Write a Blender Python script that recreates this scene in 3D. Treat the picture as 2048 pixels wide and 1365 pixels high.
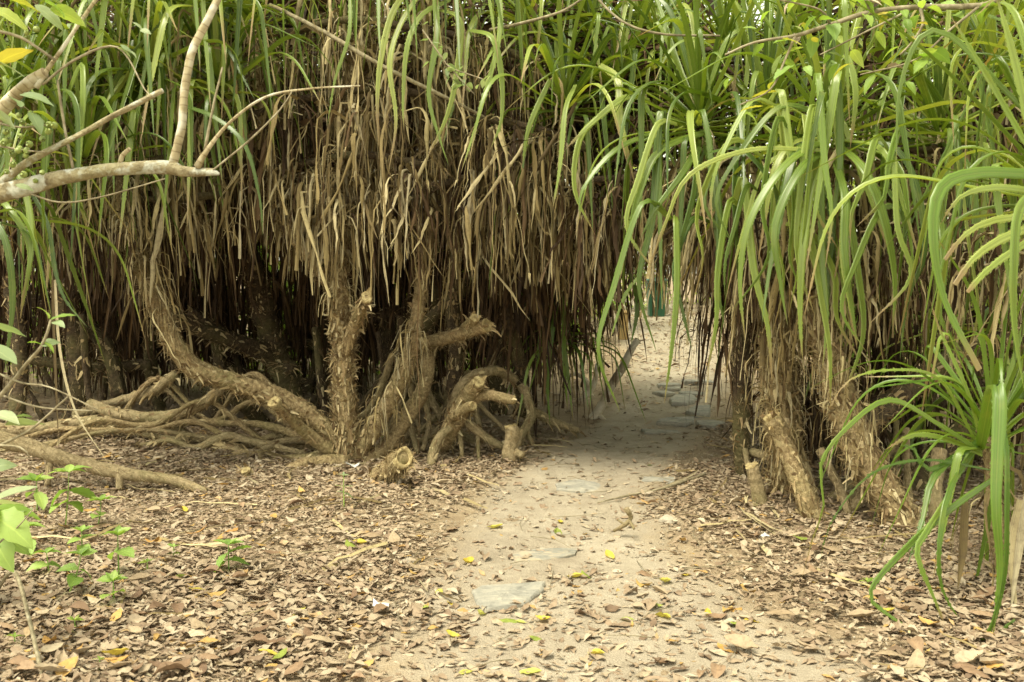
import bpy, math
import numpy as np
from mathutils import Matrix, Vector

S = bpy.context.scene
COL = S.collection
for o in list(bpy.data.objects):
    bpy.data.objects.remove(o)

# ------------------------------------------------------------------ camera
H, FPX, PITCH = 1.45, 1991.0, math.radians(4.1)
cam_d = bpy.data.cameras.new('camera'); cam = bpy.data.objects.new('camera', cam_d); COL.objects.link(cam)
cam_d.sensor_width = 36.0; cam_d.lens = 35.0; cam_d.clip_start = 0.05; cam_d.clip_end = 600
cam.location = (0, 0, H); cam.rotation_euler = (math.pi/2 - PITCH, 0, 0)
cam_d.dof.use_dof = True; cam_d.dof.focus_distance = 6.8; cam_d.dof.aperture_fstop = 6.3
S.camera = cam

# ------------------------------------------------------------------ world, sun, exposure (bright overcast)
SUN_EL, SUN_AZ = math.radians(64), math.radians(224)     # azimuth from +Y, clockwise; behind the camera
w = bpy.data.worlds.new('World'); S.world = w; w.use_nodes = True
nt = w.node_tree; nt.nodes.clear()
sky = nt.nodes.new('ShaderNodeTexSky'); sky.sky_type = 'NISHITA'; sky.sun_disc = False
sky.sun_elevation = SUN_EL; sky.sun_rotation = SUN_AZ; sky.air_density = 1.0; sky.dust_density = 1.0; sky.ozone_density = 0.6
hs = nt.nodes.new('ShaderNodeHueSaturation'); hs.inputs['Saturation'].default_value = 0.22
tint = nt.nodes.new('ShaderNodeMix'); tint.data_type = 'RGBA'; tint.blend_type = 'MULTIPLY'
tint.inputs['Factor'].default_value = 1.0; tint.inputs['B'].default_value = (1.0, 0.96, 0.75, 1)
bg = nt.nodes.new('ShaderNodeBackground'); bg.inputs['Strength'].default_value = 0.11
wo = nt.nodes.new('ShaderNodeOutputWorld')
nt.links.new(sky.outputs[0], hs.inputs['Color']); nt.links.new(hs.outputs[0], tint.inputs['A'])
nt.links.new(tint.outputs['Result'], bg.inputs['Color']); nt.links.new(bg.outputs[0], wo.inputs[0])
sun_d = bpy.data.lights.new('sun', 'SUN'); sun_d.energy = 1.5; sun_d.angle = math.radians(28); sun_d.color = (1.0, 0.94, 0.74)
sun = bpy.data.objects.new('sun', sun_d); COL.objects.link(sun)
sd = Vector((math.sin(SUN_AZ)*math.cos(SUN_EL), math.cos(SUN_AZ)*math.cos(SUN_EL), math.sin(SUN_EL)))
sun.rotation_euler = sd.to_track_quat('Z', 'Y').to_euler(); sun.location = sd*30
S.view_settings.view_transform = 'Standard'; S.view_settings.look = 'None'; S.view_settings.gamma = 1.0
S.view_settings.use_curve_mapping = False
S.view_settings.exposure = 1.98
S.cycles.use_adaptive_sampling = True; S.cycles.adaptive_threshold = .02
S.cycles.max_bounces = 5; S.cycles.diffuse_bounces = 3; S.cycles.glossy_bounces = 2
S.cycles.transmission_bounces = 3; S.cycles.transparent_max_bounces = 4
S.cycles.use_denoising = True

# ------------------------------------------------------------------ helpers
rng = np.random.default_rng(7)
def U(a, b, n=None): return rng.uniform(a, b, n)

PC_D = [0, 3.5, 5.2, 6.3, 8, 9, 11, 14, 20, 40]
PC_X = [0.35, .44, .25, .31, .92, 1.2, 1.80, 2.35, 3.0, 4.5]
PC_W = [1.4, 1.08, .68, .66, .66, .66, .66, .8, 1.1, 1.5]
def pcx(y): return np.interp(y, PC_D, PC_X)
def phw(y): return np.interp(y, PC_D, PC_W)
def hgt(x, y):
    x = np.asarray(x, float); y = np.asarray(y, float)
    z = 0.036*np.clip(y-10, 0, 14) + 0.022*np.sin(.9*x+.5)*np.cos(.7*y+1) + .010*np.sin(2.3*x+1.7*y) + .006*np.sin(5.1*x-3.3*y+1)
    q = (x-pcx(y))/phw(y)
    return z - .04*np.exp(-q*q)
def ray(px, py):
    u, v = (px-1024)/FPX, (682.5-py)/FPX
    return np.array([u, math.cos(PITCH)+v*math.sin(PITCH), -math.sin(PITCH)+v*math.cos(PITCH)])
def P(px, py, d):
    r = ray(px, py); return np.array([0, 0, H]) + r*(d/r[1])
def G(px, py, dz=0.0):
    r = ray(px, py); t = 5.0
    for _ in range(40):
        p = np.array([0, 0, H]) + r*t
        t += (p[2]-hgt(p[0], p[1]))/max(.03, -r[2])*.6
    p = np.array([0, 0, H]) + r*t
    p[2] = hgt(p[0], p[1]) + dz
    return p
def project(p):
    p = np.asarray(p, float)
    q = p-np.array([0, 0, H])
    dep = q[..., 1]*math.cos(PITCH) - q[..., 2]*math.sin(PITCH)
    up = q[..., 1]*math.sin(PITCH) + q[..., 2]*math.cos(PITCH)
    dd = np.maximum(dep, .05)
    return 1024+FPX*q[..., 0]/dd, 682.5-FPX*up/dd, dep
def norm(a): return a/np.maximum(np.linalg.norm(a, axis=-1, keepdims=True), 1e-9)

class MB:
    """collects vertices / quads / tris with uv and a random number per vertex"""
    def __init__(s): s.V, s.Q, s.T, s.UV, s.R, s.n = [], [], [], [], [], 0
    def add(s, V, Q=None, T=None, UV=None, R=0.0):
        V = np.asarray(V, float).reshape(-1, 3); k = len(V)
        s.V.append(V)
        if Q is not None and len(Q): s.Q.append(np.asarray(Q, int).reshape(-1, 4)+s.n)
        if T is not None and len(T): s.T.append(np.asarray(T, int).reshape(-1, 3)+s.n)
        s.UV.append(np.zeros((k, 2)) if UV is None else np.asarray(UV, float).reshape(-1, 2))
        s.R.append(np.broadcast_to(np.asarray(R, float), (k,)).copy()); s.n += k
        return s
    def mesh(s, name, mat, smooth=True, origin=None):
        V = np.concatenate(s.V) if s.V else np.zeros((0, 3))
        if origin is not None: V = V-np.asarray(origin)
        Q = np.concatenate(s.Q) if s.Q else np.zeros((0, 4), int)
        T = np.concatenate(s.T) if s.T else np.zeros((0, 3), int)
        UV = np.concatenate(s.UV); R = np.concatenate(s.R)
        me = bpy.data.meshes.new(name)
        me.vertices.add(len(V)); me.vertices.foreach_set('co', V.astype(np.float32).ravel())
        loops = np.concatenate([Q.ravel(), T.ravel()]).astype(np.int32)
        me.loops.add(len(loops)); me.loops.foreach_set('vertex_index', loops)
        st = np.concatenate([np.arange(len(Q))*4, len(Q)*4+np.arange(len(T))*3]).astype(np.int32)
        me.polygons.add(len(st)); me.polygons.foreach_set('loop_start', st)
        me.polygons.foreach_set('use_smooth', np.full(len(st), smooth))
        uvl = me.uv_layers.new(name='UVMap'); uvl.data.foreach_set('uv', UV[loops].astype(np.float32).ravel())
        at = me.attributes.new('rnd', 'FLOAT', 'POINT'); at.data.foreach_set('value', R.astype(np.float32))
        if mat is not None: me.materials.append(mat)
        me.update(calc_edges=True)
        return me
    def obj(s, name, mat, parent=None, smooth=True, kind=None):
        o = obj_of(name, s.mesh(name, mat, smooth, None if parent is None else world_of(parent)), parent)
        if kind: o['kind'] = kind
        return o

def world_of(o):
    v = np.array(o.location)
    while o.parent: o = o.parent; v = v+np.array(o.location)
    return v
def obj_of(name, me, parent=None, loc=None):
    o = bpy.data.objects.new(name, me); COL.objects.link(o)
    if parent is not None: o.parent = parent
    if loc is not None: o.location = Vector(loc)
    return o
def tag(o, label, cat, group=None):
    o['label'] = label; o['category'] = cat
    if group: o['group'] = group
    return o
def thing(name, label, cat, loc, group=None):
    o = bpy.data.objects.new(name, None); COL.objects.link(o); o.location = Vector(loc); o.empty_display_size = .1
    return tag(o, label, cat, group)

def smooth_path(pts, step=.05):
    """catmull-rom through rows of (x,y,z,r)"""
    p = np.asarray(pts, float)
    if len(p) == 2: p = np.array([p[0], (p[0]+p[1])/2, p[1]])
    e = np.vstack([2*p[0]-p[1], p, 2*p[-1]-p[-2]]); out = []
    for i in range(1, len(e)-2):
        L = np.linalg.norm(e[i+1, :3]-e[i, :3]); n = max(2, int(L/step))
        t = np.linspace(0, 1, n, endpoint=False)[:, None]
        a, b, c, d = e[i-1], e[i], e[i+1], e[i+2]
        out.append(.5*((2*b)+(-a+c)*t+(2*a-5*b+4*c-d)*t**2+(-a+3*b-3*c+d)*t**3))
    out.append(p[-1:])
    q = np.vstack(out); q[:, 3] = np.maximum(q[:, 3], p[:, 3].min()*.6)
    return q
def frames(c):
    t = norm(np.gradient(c, axis=0)); n = np.zeros_like(t)
    a = np.array([0, 0, 1.]) if abs(t[0, 2]) < .9 else np.array([1., 0, 0])
    n[0] = norm(np.cross(np.cross(t[0], a), t[0]))
    for i in range(1, len(c)):
        v = n[i-1]-t[i]*np.dot(n[i-1], t[i]); n[i] = norm(v)
    return t, n, np.cross(t, n)
def tube(mb, path, ns=10, rough=.08, rings=0.0, ring_gap=.05, cap=True):
    c, r = path[:, :3], path[:, 3]
    t, n, b = frames(c); m = len(c)
    L = np.concatenate([[0], np.cumsum(np.linalg.norm(np.diff(c, axis=0), axis=1))])
    th = np.arange(ns+1)/ns*2*np.pi
    ph = U(0, 6.28, 8)
    A, B = np.meshgrid(L, th, indexing='ij')
    k = 1+rough*(np.sin(2*B+9*A+ph[0])*.5+np.sin(3*B-14*A+ph[1])*.4+np.sin(B+31*A+ph[2])*.4+np.sin(5*B+23*A+ph[3])*.25)
    if rings: k = k+rings*(((A/ring_gap+.15*np.sin(B+ph[4])) % 1)-.5)
    rr = r[:, None]*k
    rr[:, -1] = rr[:, 0]
    V = c[:, None, :]+rr[..., None]*(np.cos(B)[..., None]*n[:, None, :]+np.sin(B)[..., None]*b[:, None, :])
    i, j = np.meshgrid(np.arange(m-1), np.arange(ns), indexing='ij'); a = i*(ns+1)+j
    Q = np.stack([a, a+1, a+ns+2, a+ns+1], -1).reshape(-1, 4)
    UV = np.stack([B/(2*np.pi), A], -1)
    V = V.reshape(-1, 3); UV = UV.reshape(-1, 2); T = []
    if cap:
        k0 = len(V)
        V = np.vstack([V, c[0]-t[0]*r[0]*.3, c[-1]+t[-1]*r[-1]*.3]); UV = np.vstack([UV, [.5, 0], [.5, L[-1]]])
        for j in range(ns):
            T += [[j+1, j, k0], [(m-1)*(ns+1)+j, (m-1)*(ns+1)+j+1, k0+1]]
    mb.add(V, Q, T, UV, U(0, 1)); return t, n, b, L

def ribbons(mb, base, d, side, L, W, droop, seg=3, taper=1.0, fold=.0, jit=.0, rnd=None):
    """many small strips in one go; base,d,side (N,3); L,W,droop (N,)"""
    N = len(base); t = np.linspace(0, 1, seg+1)
    nrm = norm(np.cross(d, side))
    c = base[:, None]+d[:, None]*(L[:, None]*t)[..., None]+np.array([0, 0, -1.])*(droop[:, None]*L[:, None]*t**2)[..., None]
    if jit: c = c+rng.normal(0, 1, (N, seg+1, 3))*(jit*L[:, None]*t)[..., None]
    wd = W[:, None]*np.maximum(.06, (1-taper*t**1.5))[None]*.5
    l = c-side[:, None]*wd[..., None]+nrm[:, None]*(wd*fold)[..., None]; r = c+side[:, None]*wd[..., None]+nrm[:, None]*(wd*fold)[..., None]
    if fold:
        V = np.stack([l, c, r], 2); k = 3
    else:
        V = np.stack([l, r], 2); k = 2
    a = (np.arange(N)[:, None, None]*(seg+1)*k+np.arange(seg)[None, :, None]*k+np.arange(k-1)[None, None])
    Q = np.stack([a, a+1, a+1+k, a+k], -1).reshape(-1, 4)
    UV = np.stack(np.broadcast_arrays(np.linspace(0, 1, k)[None, None, :], t[None, :, None], np.zeros((N, 1, 1)))[:2], -1)
    R = U(0, 1, N) if rnd is None else rnd
    mb.add(V.reshape(-1, 3), Q, None, np.broadcast_to(UV, (N, seg+1, k, 2)).reshape(-1, 2), np.repeat(R, (seg+1)*k))

# ------------------------------------------------------------------ materials
class NB:
    def __init__(s, name):
        s.m = bpy.data.materials.new(name); s.m.use_nodes = True; s.t = s.m.node_tree; s.t.nodes.clear()
        s.out = s.t.nodes.new('ShaderNodeOutputMaterial')
    def n(s, typ, props=None, **inp):
        k = s.t.nodes.new('ShaderNode'+typ)
        for a, b in (props or {}).items(): setattr(k, a, b)
        for a, b in inp.items():
            key = int(a[1:]) if a[0] == 'i' and a[1:].isdigit() else a.replace('_', ' ')
            s.set(k.inputs[key], b)
        return k
    def set(s, sock, v):
        if hasattr(v, 'is_output'): s.t.links.new(v, sock)
        elif isinstance(v, (tuple, list)) and len(v) == 3 and sock.type == 'RGBA': sock.default_value = (*v, 1)
        else: sock.default_value = v
    def math(s, op, a, b=0.0, clamp=False):
        return s.n('Math', {'operation': op, 'use_clamp': clamp}, i0=a, i1=b).outputs[0]
    def ramp(s, fac, stops, interp='LINEAR'):
        k = s.n('ValToRGB', None, i0=fac); cr = k.color_ramp; cr.interpolation = interp
        while len(cr.elements) < len(stops): cr.elements.new(.5)
        for e, (p, c) in zip(cr.elements, stops): e.position = p; e.color = (*c, 1) if len(c) == 3 else c
        return k.outputs[0]
    def mix(s, fac, a, b, blend='MIX'):
        k = s.n('Mix', {'data_type': 'RGBA', 'blend_type': blend})
        s.set(k.inputs['Factor'], fac); s.set(k.inputs['A'], a); s.set(k.inputs['B'], b)
        return k.outputs['Result']
    def noise(s, vec, scale, detail=4, rough=.6):
        return s.n('TexNoise', None, Vector=vec, Scale=scale, Detail=detail, Roughness=rough).outputs[0]
    def rnd(s):
        a = s.n('Attribute', {'attribute_name': 'rnd'}).outputs['Fac']
        o = s.n('ObjectInfo').outputs['Random']
        return s.math('FRACT', s.math('ADD', a, o))
    def uv(s):
        u = s.n('UVMap').outputs[0]; x = s.n('SeparateXYZ', None, i0=u)
        return u, x.outputs[0], x.outputs[1]
    def geo(s): return s.n('NewGeometry').outputs['Position']
    def scale(s, vec, xyz): return s.n('Mapping', None, Vector=vec, Scale=xyz).outputs[0]
    def bump(s, h, strength=.5, dist=.01): return s.n('Bump', None, Height=h, Strength=strength, Distance=dist).outputs[0]
    def finish(s, col, rough=.6, nrm=None, trans=0.0, tcol=None, spec=.5):
        p = s.n('BsdfPrincipled', None, Base_Color=col, Roughness=rough)
        p.inputs['Specular IOR Level'].default_value = spec
        if nrm is not None: s.set(p.inputs['Normal'], nrm)
        sh = p.outputs[0]
        if trans:
            t = s.n('BsdfTranslucent', None, Color=tcol if tcol is not None else col)
            sh = s.n('MixShader', None, i0=trans, i1=sh, i2=t.outputs[0]).outputs[0]
        s.t.links.new(sh, s.out.inputs[0]); return s.m

def mat_blade(name, ramp, trans=.3):
    b = NB(name); r = b.rnd(); uv, u, v = b.uv()
    c = b.ramp(r, ramp)
    streak = b.noise(b.scale(uv, (26, .9, 1)), 1.0, 2)
    c = b.mix(.55, c, b.ramp(streak, [(.3, (.4, .46, .36)), (.7, (1.45, 1.38, 1.25))]), 'MULTIPLY')
    mid = b.math('ABSOLUTE', b.math('SUBTRACT', u, .5))
    c = b.mix(b.ramp(mid, [(0, (.75,)*3), (.05, (0,)*3)]), c, (.22, .27, .07))
    blotch = b.noise(b.geo(), 6.0, 3)
    c = b.mix(b.ramp(blotch, [(.55, (0,)*3), (.75, (.5,)*3)]), c, (.22, .25, .05))
    tip = b.math('ADD', v, b.math('MULTIPLY', b.math('SUBTRACT', r, .5), .35))
    c = b.mix(b.ramp(tip, [(.86, (0,)*3), (.95, (.75,)*3), (1.0, (1,)*3)]), c, (.30, .22, .10))
    sp_ = b.noise(b.geo(), 90, 2); c = b.mix(b.ramp(sp_, [(.68, (0,)*3), (.74, (.7,)*3)]), c, (.17, .13, .05))
    return b.finish(c, .36, None, trans, b.mix(1.0, c, (1.6, 1.5, .5), 'MULTIPLY'), .6)
M = {}
M['blade'] = mat_blade('blade_green', [(0, (.06, .11, .015)), (.35, (.14, .215, .03)), (.7, (.22, .30, .052)), (1, (.34, .40, .095))])
M['blade_pale'] = mat_blade('blade_pale_green', [(0, (.18, .265, .048)), (.5, (.29, .38, .085)), (1, (.42, .48, .14))], .38)
M['blade_rich'] = mat_blade('blade_rich_green', [(0, (.08, .16, .018)), (.5, (.15, .25, .034)), (1, (.26, .36, .065))], .34)

def mat_dead(name, ramp):
    b = NB(name); r = b.rnd(); uv, u, v = b.uv()
    c = b.ramp(r, ramp)
    streak = b.noise(b.scale(uv, (14, 1.1, 1)), 1.0, 3)
    c = b.mix(.8, c, b.ramp(streak, [(.25, (.4, .36, .33)), (.5, (.95, .93, .9)), (.75, (1.45, 1.42, 1.35))]), 'MULTIPLY')
    spot = b.noise(b.geo(), 22, 3)
    c = b.mix(b.ramp(spot, [(.5, (0,)*3), (.75, (.55,)*3)]), c, (.07, .045, .028))
    return b.finish(c, .75, b.bump(streak, .5, .004), .12, None, .25)
M['dead'] = mat_dead('dead_leaf_brown', [(0, (.055, .037, .016)), (.2, (.16, .118, .05)), (.5, (.31, .242, .11)), (.68, (.36, .315, .205)), (.85, (.47, .39, .20)), (1, (.61, .53, .32))])
M['dead_rust_shaded'] = mat_dead('dead_leaf_rust_shaded', [(0, (.024, .014, .007)), (.5, (.065, .038, .018)), (1, (.14, .088, .042))])  # rust-brown leaves, with the shade of the interior darkened into the colour
M['scale'] = mat_dead('bark_scale_straw', [(0, (.16, .105, .052)), (.3, (.31, .225, .115)), (.65, (.46, .36, .19)), (1, (.60, .51, .31))])

def mat_bark(name, lo, hi, gap=28.0):
    b = NB(name); uv, u, v = b.uv(); g = b.geo()
    n1 = b.noise(g, 26, 6, .7); n2 = b.noise(b.scale(uv, (11, 40, 1)), 1.0, 5, .7); n3 = b.noise(g, 3, 3)
    ring = b.math('SINE', b.math('ADD', b.math('MULTIPLY', v, gap*6.28), b.math('MULTIPLY', n1, 7.0)))
    h = b.math('ADD', b.math('MULTIPLY', ring, .10), b.math('ADD', n2, n1))
    c = b.ramp(b.math('ADD', b.math('MULTIPLY', n2, .6), b.math('MULTIPLY', n1, .4)), [(.3, tuple(x*.35 for x in lo)), (.46, lo), (.6, hi), (.75, tuple(x*1.35 for x in hi))])
    c = b.mix(b.ramp(n3, [(.45, (0,)*3), (.7, (.5,)*3)]), c, (.16, .15, .055))
    return b.finish(c, .85, b.bump(h, .9, .012), 0, None, .2)
M['bark'] = mat_bark('pandanus_bark', (.23, .165, .085), (.42, .325, .175))
M['bark_shaded'] = mat_bark('pandanus_bark_shaded', (.052, .037, .022), (.115, .08, .046))  # darker copy of the bark; shade of the hollow is in its colour
M['root'] = mat_bark('prop_root_bark', (.24, .185, .10), (.38, .30, .175), 16)

b = NB('cut_wood'); g = b.geo(); n = b.noise(g, 40, 4)
M['cut'] = b.finish(b.ramp(n, [(.3, (.20, .14, .06)), (.6, (.42, .34, .17)), (.8, (.55, .46, .27))]), .85, b.bump(n, .8, .01), 0, None, .2)

b = NB('pale_ringed_bark'); uv, u, v = b.uv(); g = b.geo()
n1 = b.noise(g, 18, 4); n2 = b.noise(g, 9, 2)
ring = b.math('FRACT', b.math('ADD', b.math('MULTIPLY', v, 34.0), b.math('MULTIPLY', n1, .5)))
c = b.ramp(n1, [(.3, (.24, .19, .10)), (.5, (.38, .32, .19)), (.7, (.46, .40, .26))])
c = b.mix(b.ramp(ring, [(0, (.75,)*3), (.16, (0,)*3), (.9, (0,)*3), (1, (.75,)*3)]), c, (.16, .11, .05))
c = b.mix(b.ramp(n2, [(.5, (0,)*3), (.62, (.8,)*3)]), c, (.62, .60, .49))
M['pale_bark'] = b.finish(c, .75, b.bump(b.math('ADD', ring, n1), .6, .006), 0, None, .25)

b = NB('lichen_bark'); g = b.geo(); uv, u, v = b.uv()
n1 = b.noise(g, 22, 6, .7); n2 = b.noise(g, 13, 3); n3 = b.noise(g, 70, 4); n4 = b.noise(g, 5, 3)
c = b.ramp(n1, [(.3, (.13, .10, .055)), (.45, (.27, .225, .13)), (.6, (.38, .33, .20)), (.75, (.44, .40, .27))])
c = b.mix(b.ramp(n2, [(.5, (0,)*3), (.57, (.85,)*3)]), c, b.ramp(n3, [(.3, (.42, .43, .34)), (.7, (.62, .62, .53))]))
c = b.mix(b.ramp(n4, [(.52, (0,)*3), (.7, (.6,)*3)]), c, (.22, .21, .09))
M['lichen_bark'] = b.finish(c, .85, b.bump(b.math('ADD', n3, b.math('MULTIPLY', n1, 2.0)), .9, .01), 0, None, .2)
b = NB('grey_twig_bark'); g = b.geo(); n = b.noise(g, 25, 4)
M['twig'] = b.finish(b.ramp(n, [(.3, (.13, .105, .06)), (.55, (.27, .23, .145)), (.75, (.41, .37, .26))]), .8, b.bump(n, .5, .004), 0, None, .2)

b = NB('pale_log_bark'); g = b.geo(); n1 = b.noise(g, 6, 5); n2 = b.noise(g, 40, 3)
c = b.ramp(n1, [(.3, (.22, .17, .11)), (.45, (.44, .37, .26)), (.6, (.60, .54, .42))])
M['log'] = b.finish(c, .85, b.bump(n2, .7, .01), 0, None, .2)

def mat_soil(name, stops, sand=.0):
    b = NB(name); g = b.geo()
    n0 = b.noise(g, 1.1, 4); n1 = b.noise(g, 9, 6, .7); n2 = b.noise(g, 140, 3); n3 = b.noise(g, 420, 2)
    f = b.math('ADD', b.math('MULTIPLY', n0, .55), b.math('MULTIPLY', n1, .45))
    c = b.ramp(f, stops)
    if sand:
        uv, u, v = b.uv(); e = b.math('ADD', b.math('ABSOLUTE', b.math('SUBTRACT', u, .5)), b.math('MULTIPLY', b.math('SUBTRACT', n1, .5), .35))
        c = b.mix(b.ramp(e, [(.24, (0,)*3), (.42, (1,)*3)]), c, (.285, .218, .135))
    gr = b.n('TexVoronoi', None, Vector=g, Scale=130.0)
    c = b.mix(.6, c, b.ramp(n2, [(.3, (.62, .6, .57)), (.5, (1, 1, 1)), (.72, (1.35, 1.33, 1.3))]), 'MULTIPLY')
    h = b.math('ADD', b.math('MULTIPLY', n1, 3.0), b.math('ADD', n2, b.math('MULTIPLY', gr.outputs['Distance'], -1.0)))
    return b.finish(c, .92, b.bump(h, .75, .006), 0, None, .15)
M['soil'] = mat_soil('forest_soil', [(.3, (.20, .147, .09)), (.5, (.27, .205, .13)), (.7, (.36, .285, .185))])
M['sand'] = mat_soil('trodden_sand', [(.32, (.225, .182, .13)), (.45, (.31, .262, .193)), (.55, (.36, .308, .23)), (.7, (.44, .385, .295))], 1)

def mat_stone(name, cols):
    b = NB(name); g = b.geo(); n1 = b.noise(g, 9, 6, .65); n2 = b.noise(b.scale(g, (10, 60, 60)), 1.0, 4); n3 = b.noise(g, 60, 4)
    c = b.ramp(b.math('ADD', b.math('MULTIPLY', n1, .6), b.math('MULTIPLY', n2, .4)), cols)
    return b.finish(c, .85, b.bump(b.math('ADD', n3, n2), .6, .008), 0, None, .25)
M['stone'] = mat_stone('slate_stone', [(.35, (.19, .182, .155)), (.5, (.285, .27, .225)), (.62, (.38, .345, .27))])
M['stone_dark'] = mat_stone('dusty_dark_slate', [(.38, (.20, .195, .165)), (.48, (.27, .25, .20)), (.56, (.38, .315, .22))])
M['pebble'] = mat_stone('pebble', [(.3, (.24, .205, .15)), (.5, (.36, .315, .24)), (.7, (.48, .44, .36))])

def mat_litter(name, stops, trans=.1):
    b = NB(name); r = b.rnd(); uv, u, v = b.uv(); g = b.geo()
    c = b.ramp(r, stops)
    n = b.noise(g, 55, 3); c = b.mix(.6, c, b.ramp(n, [(.3, (.6, .55, .5)), (.5, (1, 1, 1)), (.75, (1.25, 1.22, 1.15))]), 'MULTIPLY')
    mid = b.math('ABSOLUTE', b.math('SUBTRACT', u, .5))
    c = b.mix(b.ramp(mid, [(0, (.5,)*3), (.06, (0,)*3)]), c, b.mix(1.0, c, (1.3, 1.25, 1.1), 'MULTIPLY'))
    return b.finish(c, .7, b.bump(n, .3, .003), trans, None, .3)
BROWNS = [(0, (.16, .108, .068)), (.1, (.225, .16, .104)), (.28, (.285, .21, .138)), (.55, (.335, .258, .173)), (.78, (.38, .305, .21)), (.95, (.44, .37, .27)), (.98, (.38, .235, .09)), (1, (.42, .28, .09))]
M['litter'] = mat_litter('leaf_litter_browns', BROWNS)
M['litter_tan'] = mat_litter('fallen_leaf_tan', [(0, (.29, .215, .133)), (.5, (.355, .277, .18)), (1, (.43, .355, .245))])
M['litter_brown'] = mat_litter('fallen_leaf_brown', [(0, (.16, .10, .06)), (.5, (.245, .16, .095)), (1, (.32, .22, .135))])
M['litter_orange'] = mat_litter('fallen_leaf_orange', [(0, (.38, .20, .06)), (.5, (.46, .27, .08)), (1, (.50, .33, .12))])
M['litter_yellow'] = mat_litter('fallen_leaf_yellow', [(0, (.52, .40, .06)), (.5, (.56, .47, .08)), (1, (.50, .50, .12))], .25)
M['litter_green'] = mat_litter('fallen_leaf_green', [(0, (.22, .27, .05)), (.5, (.30, .35, .07)), (1, (.38, .42, .10))], .25)

def mat_leaf(name, stops, trans=.35, rough=.5):
    b = NB(name); r = b.rnd(); uv, u, v = b.uv()
    c = b.ramp(r, stops)
    mid = b.math('ABSOLUTE', b.math('SUBTRACT', u, .5))
    vein = b.math('FRACT', b.math('ADD', b.math('MULTIPLY', v, 7.0), b.math('MULTIPLY', mid, -5.0)))
    c = b.mix(b.ramp(vein, [(0, (.35,)*3), (.12, (0,)*3)]), c, b.mix(1.0, c, (.65, .7, .6), 'MULTIPLY'))
    c = b.mix(b.ramp(mid, [(0, (.6,)*3), (.05, (0,)*3)]), c, b.mix(1.0, c, (1.5, 1.4, 1.4), 'MULTIPLY'))
    return b.finish(c, rough, b.bump(vein, .25, .002), trans, b.mix(1.0, c, (1.4, 1.5, .7), 'MULTIPLY'), .4)
M['leaf_seed'] = mat_leaf('seedling_leaf', [(0, (.17, .27, .055)), (.5, (.25, .37, .085)), (1, (.34, .45, .12))])
M['leaf_grey'] = mat_leaf('grey_green_leaf', [(0, (.20, .27, .13)), (.5, (.29, .35, .19)), (1, (.40, .45, .27))])
M['leaf_lime'] = mat_leaf('lime_leaf', [(0, (.16, .26, .04)), (.5, (.26, .37, .07)), (1, (.40, .47, .12))], .45)
M['leaf_back'] = mat_leaf('background_leaf', [(0, (.10, .17, .025)), (.35, (.18, .26, .04)), (.7, (.27, .34, .06)), (1, (.40, .43, .11))], .55)
M['leaf_yellow'] = mat_leaf('yellowing_leaf', [(0, (.36, .36, .06)), (1, (.50, .40, .08))], .4)
b = NB('green_fruit'); n = b.noise(b.geo(), 60, 2)
M['fruit'] = b.finish(b.ramp(n, [(.3, (.15, .20, .04)), (.7, (.27, .32, .08))]), .4)
b = NB('bin_green'); n = b.noise(b.geo(), 8, 3)
M['bin'] = b.finish(b.ramp(n, [(.3, (.008, .05, .022)), (.7, (.014, .075, .035))]), .45)
b = NB('white_litter'); n = b.noise(b.geo(), 30, 3)
M['white'] = b.finish(b.ramp(n, [(.3, (.42, .41, .38)), (.7, (.62, .61, .57))]), .5)
b = NB('ochre_post'); n = b.noise(b.scale(b.geo(), (12, 12, 2)), 1.0, 4)
M['post'] = b.finish(b.ramp(n, [(.3, (.24, .15, .05)), (.7, (.38, .27, .11))]), .85)

# ------------------------------------------------------------------ setting: ground, path
def sheet(xs, ys, zf):
    X, Y = np.meshgrid(xs, ys, indexing='ij'); m, n = X.shape
    V = np.stack([X, Y, zf(X, Y)], -1).reshape(-1, 3)
    i, j = np.meshgrid(np.arange(m-1), np.arange(n-1), indexing='ij'); a = i*n+j
    return V, np.stack([a, a+n, a+n+1, a+1], -1).reshape(-1, 4)
xs = np.unique(np.round(np.concatenate([np.linspace(-120, -8, 30), np.arange(-8, 8, .1), np.linspace(8, 120, 30)]), 4))
ys = np.unique(np.round(np.concatenate([np.linspace(-40, 2, 18), np.arange(2, 18, .1), np.linspace(18, 40, 45), np.linspace(40, 250, 25)]), 4))
V, Q = sheet(xs, ys, hgt)
o = MB().add(V, Q).obj('ground', M['soil']); o['kind'] = 'structure'
ys = np.concatenate([np.arange(.5, 16, .06), np.linspace(16, 34, 70)]); us = np.linspace(-1.25, 1.25, 46)
Yg, Ug = np.meshgrid(ys, us, indexing='ij')
wob = .16*np.sin(2.1*Yg+np.sign(Ug)*1.3)+.10*np.sin(5.3*Yg+np.sign(Ug)*2.2)+.06*np.sin(11*Yg+np.sign(Ug))
Xg = pcx(Yg)+Ug*phw(Yg)*(1+wob*np.clip(np.abs(Ug)-.3, 0, 1))
Zg = hgt(Xg, Yg)+.010+.006*np.sin(6.1*Xg+2.2*np.sin(3.1*Yg))*np.sin(5.3*Yg+1.7*np.cos(4*Xg))+.004*np.sin(13*Xg+5*np.sin(4.7*Yg))*np.sin(11*Yg+3*Xg)-.045*np.clip((np.abs(Ug)-.85)/.4, 0, 1)**1.2+.004*np.sin(17*Xg+3*Yg)*np.cos(13*Yg)+.003*np.sin(41*Xg)*np.sin(37*Yg+9*Xg)
m_, n_ = Yg.shape; i, j = np.meshgrid(np.arange(m_-1), np.arange(n_-1), indexing='ij'); a = i*n_+j
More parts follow.
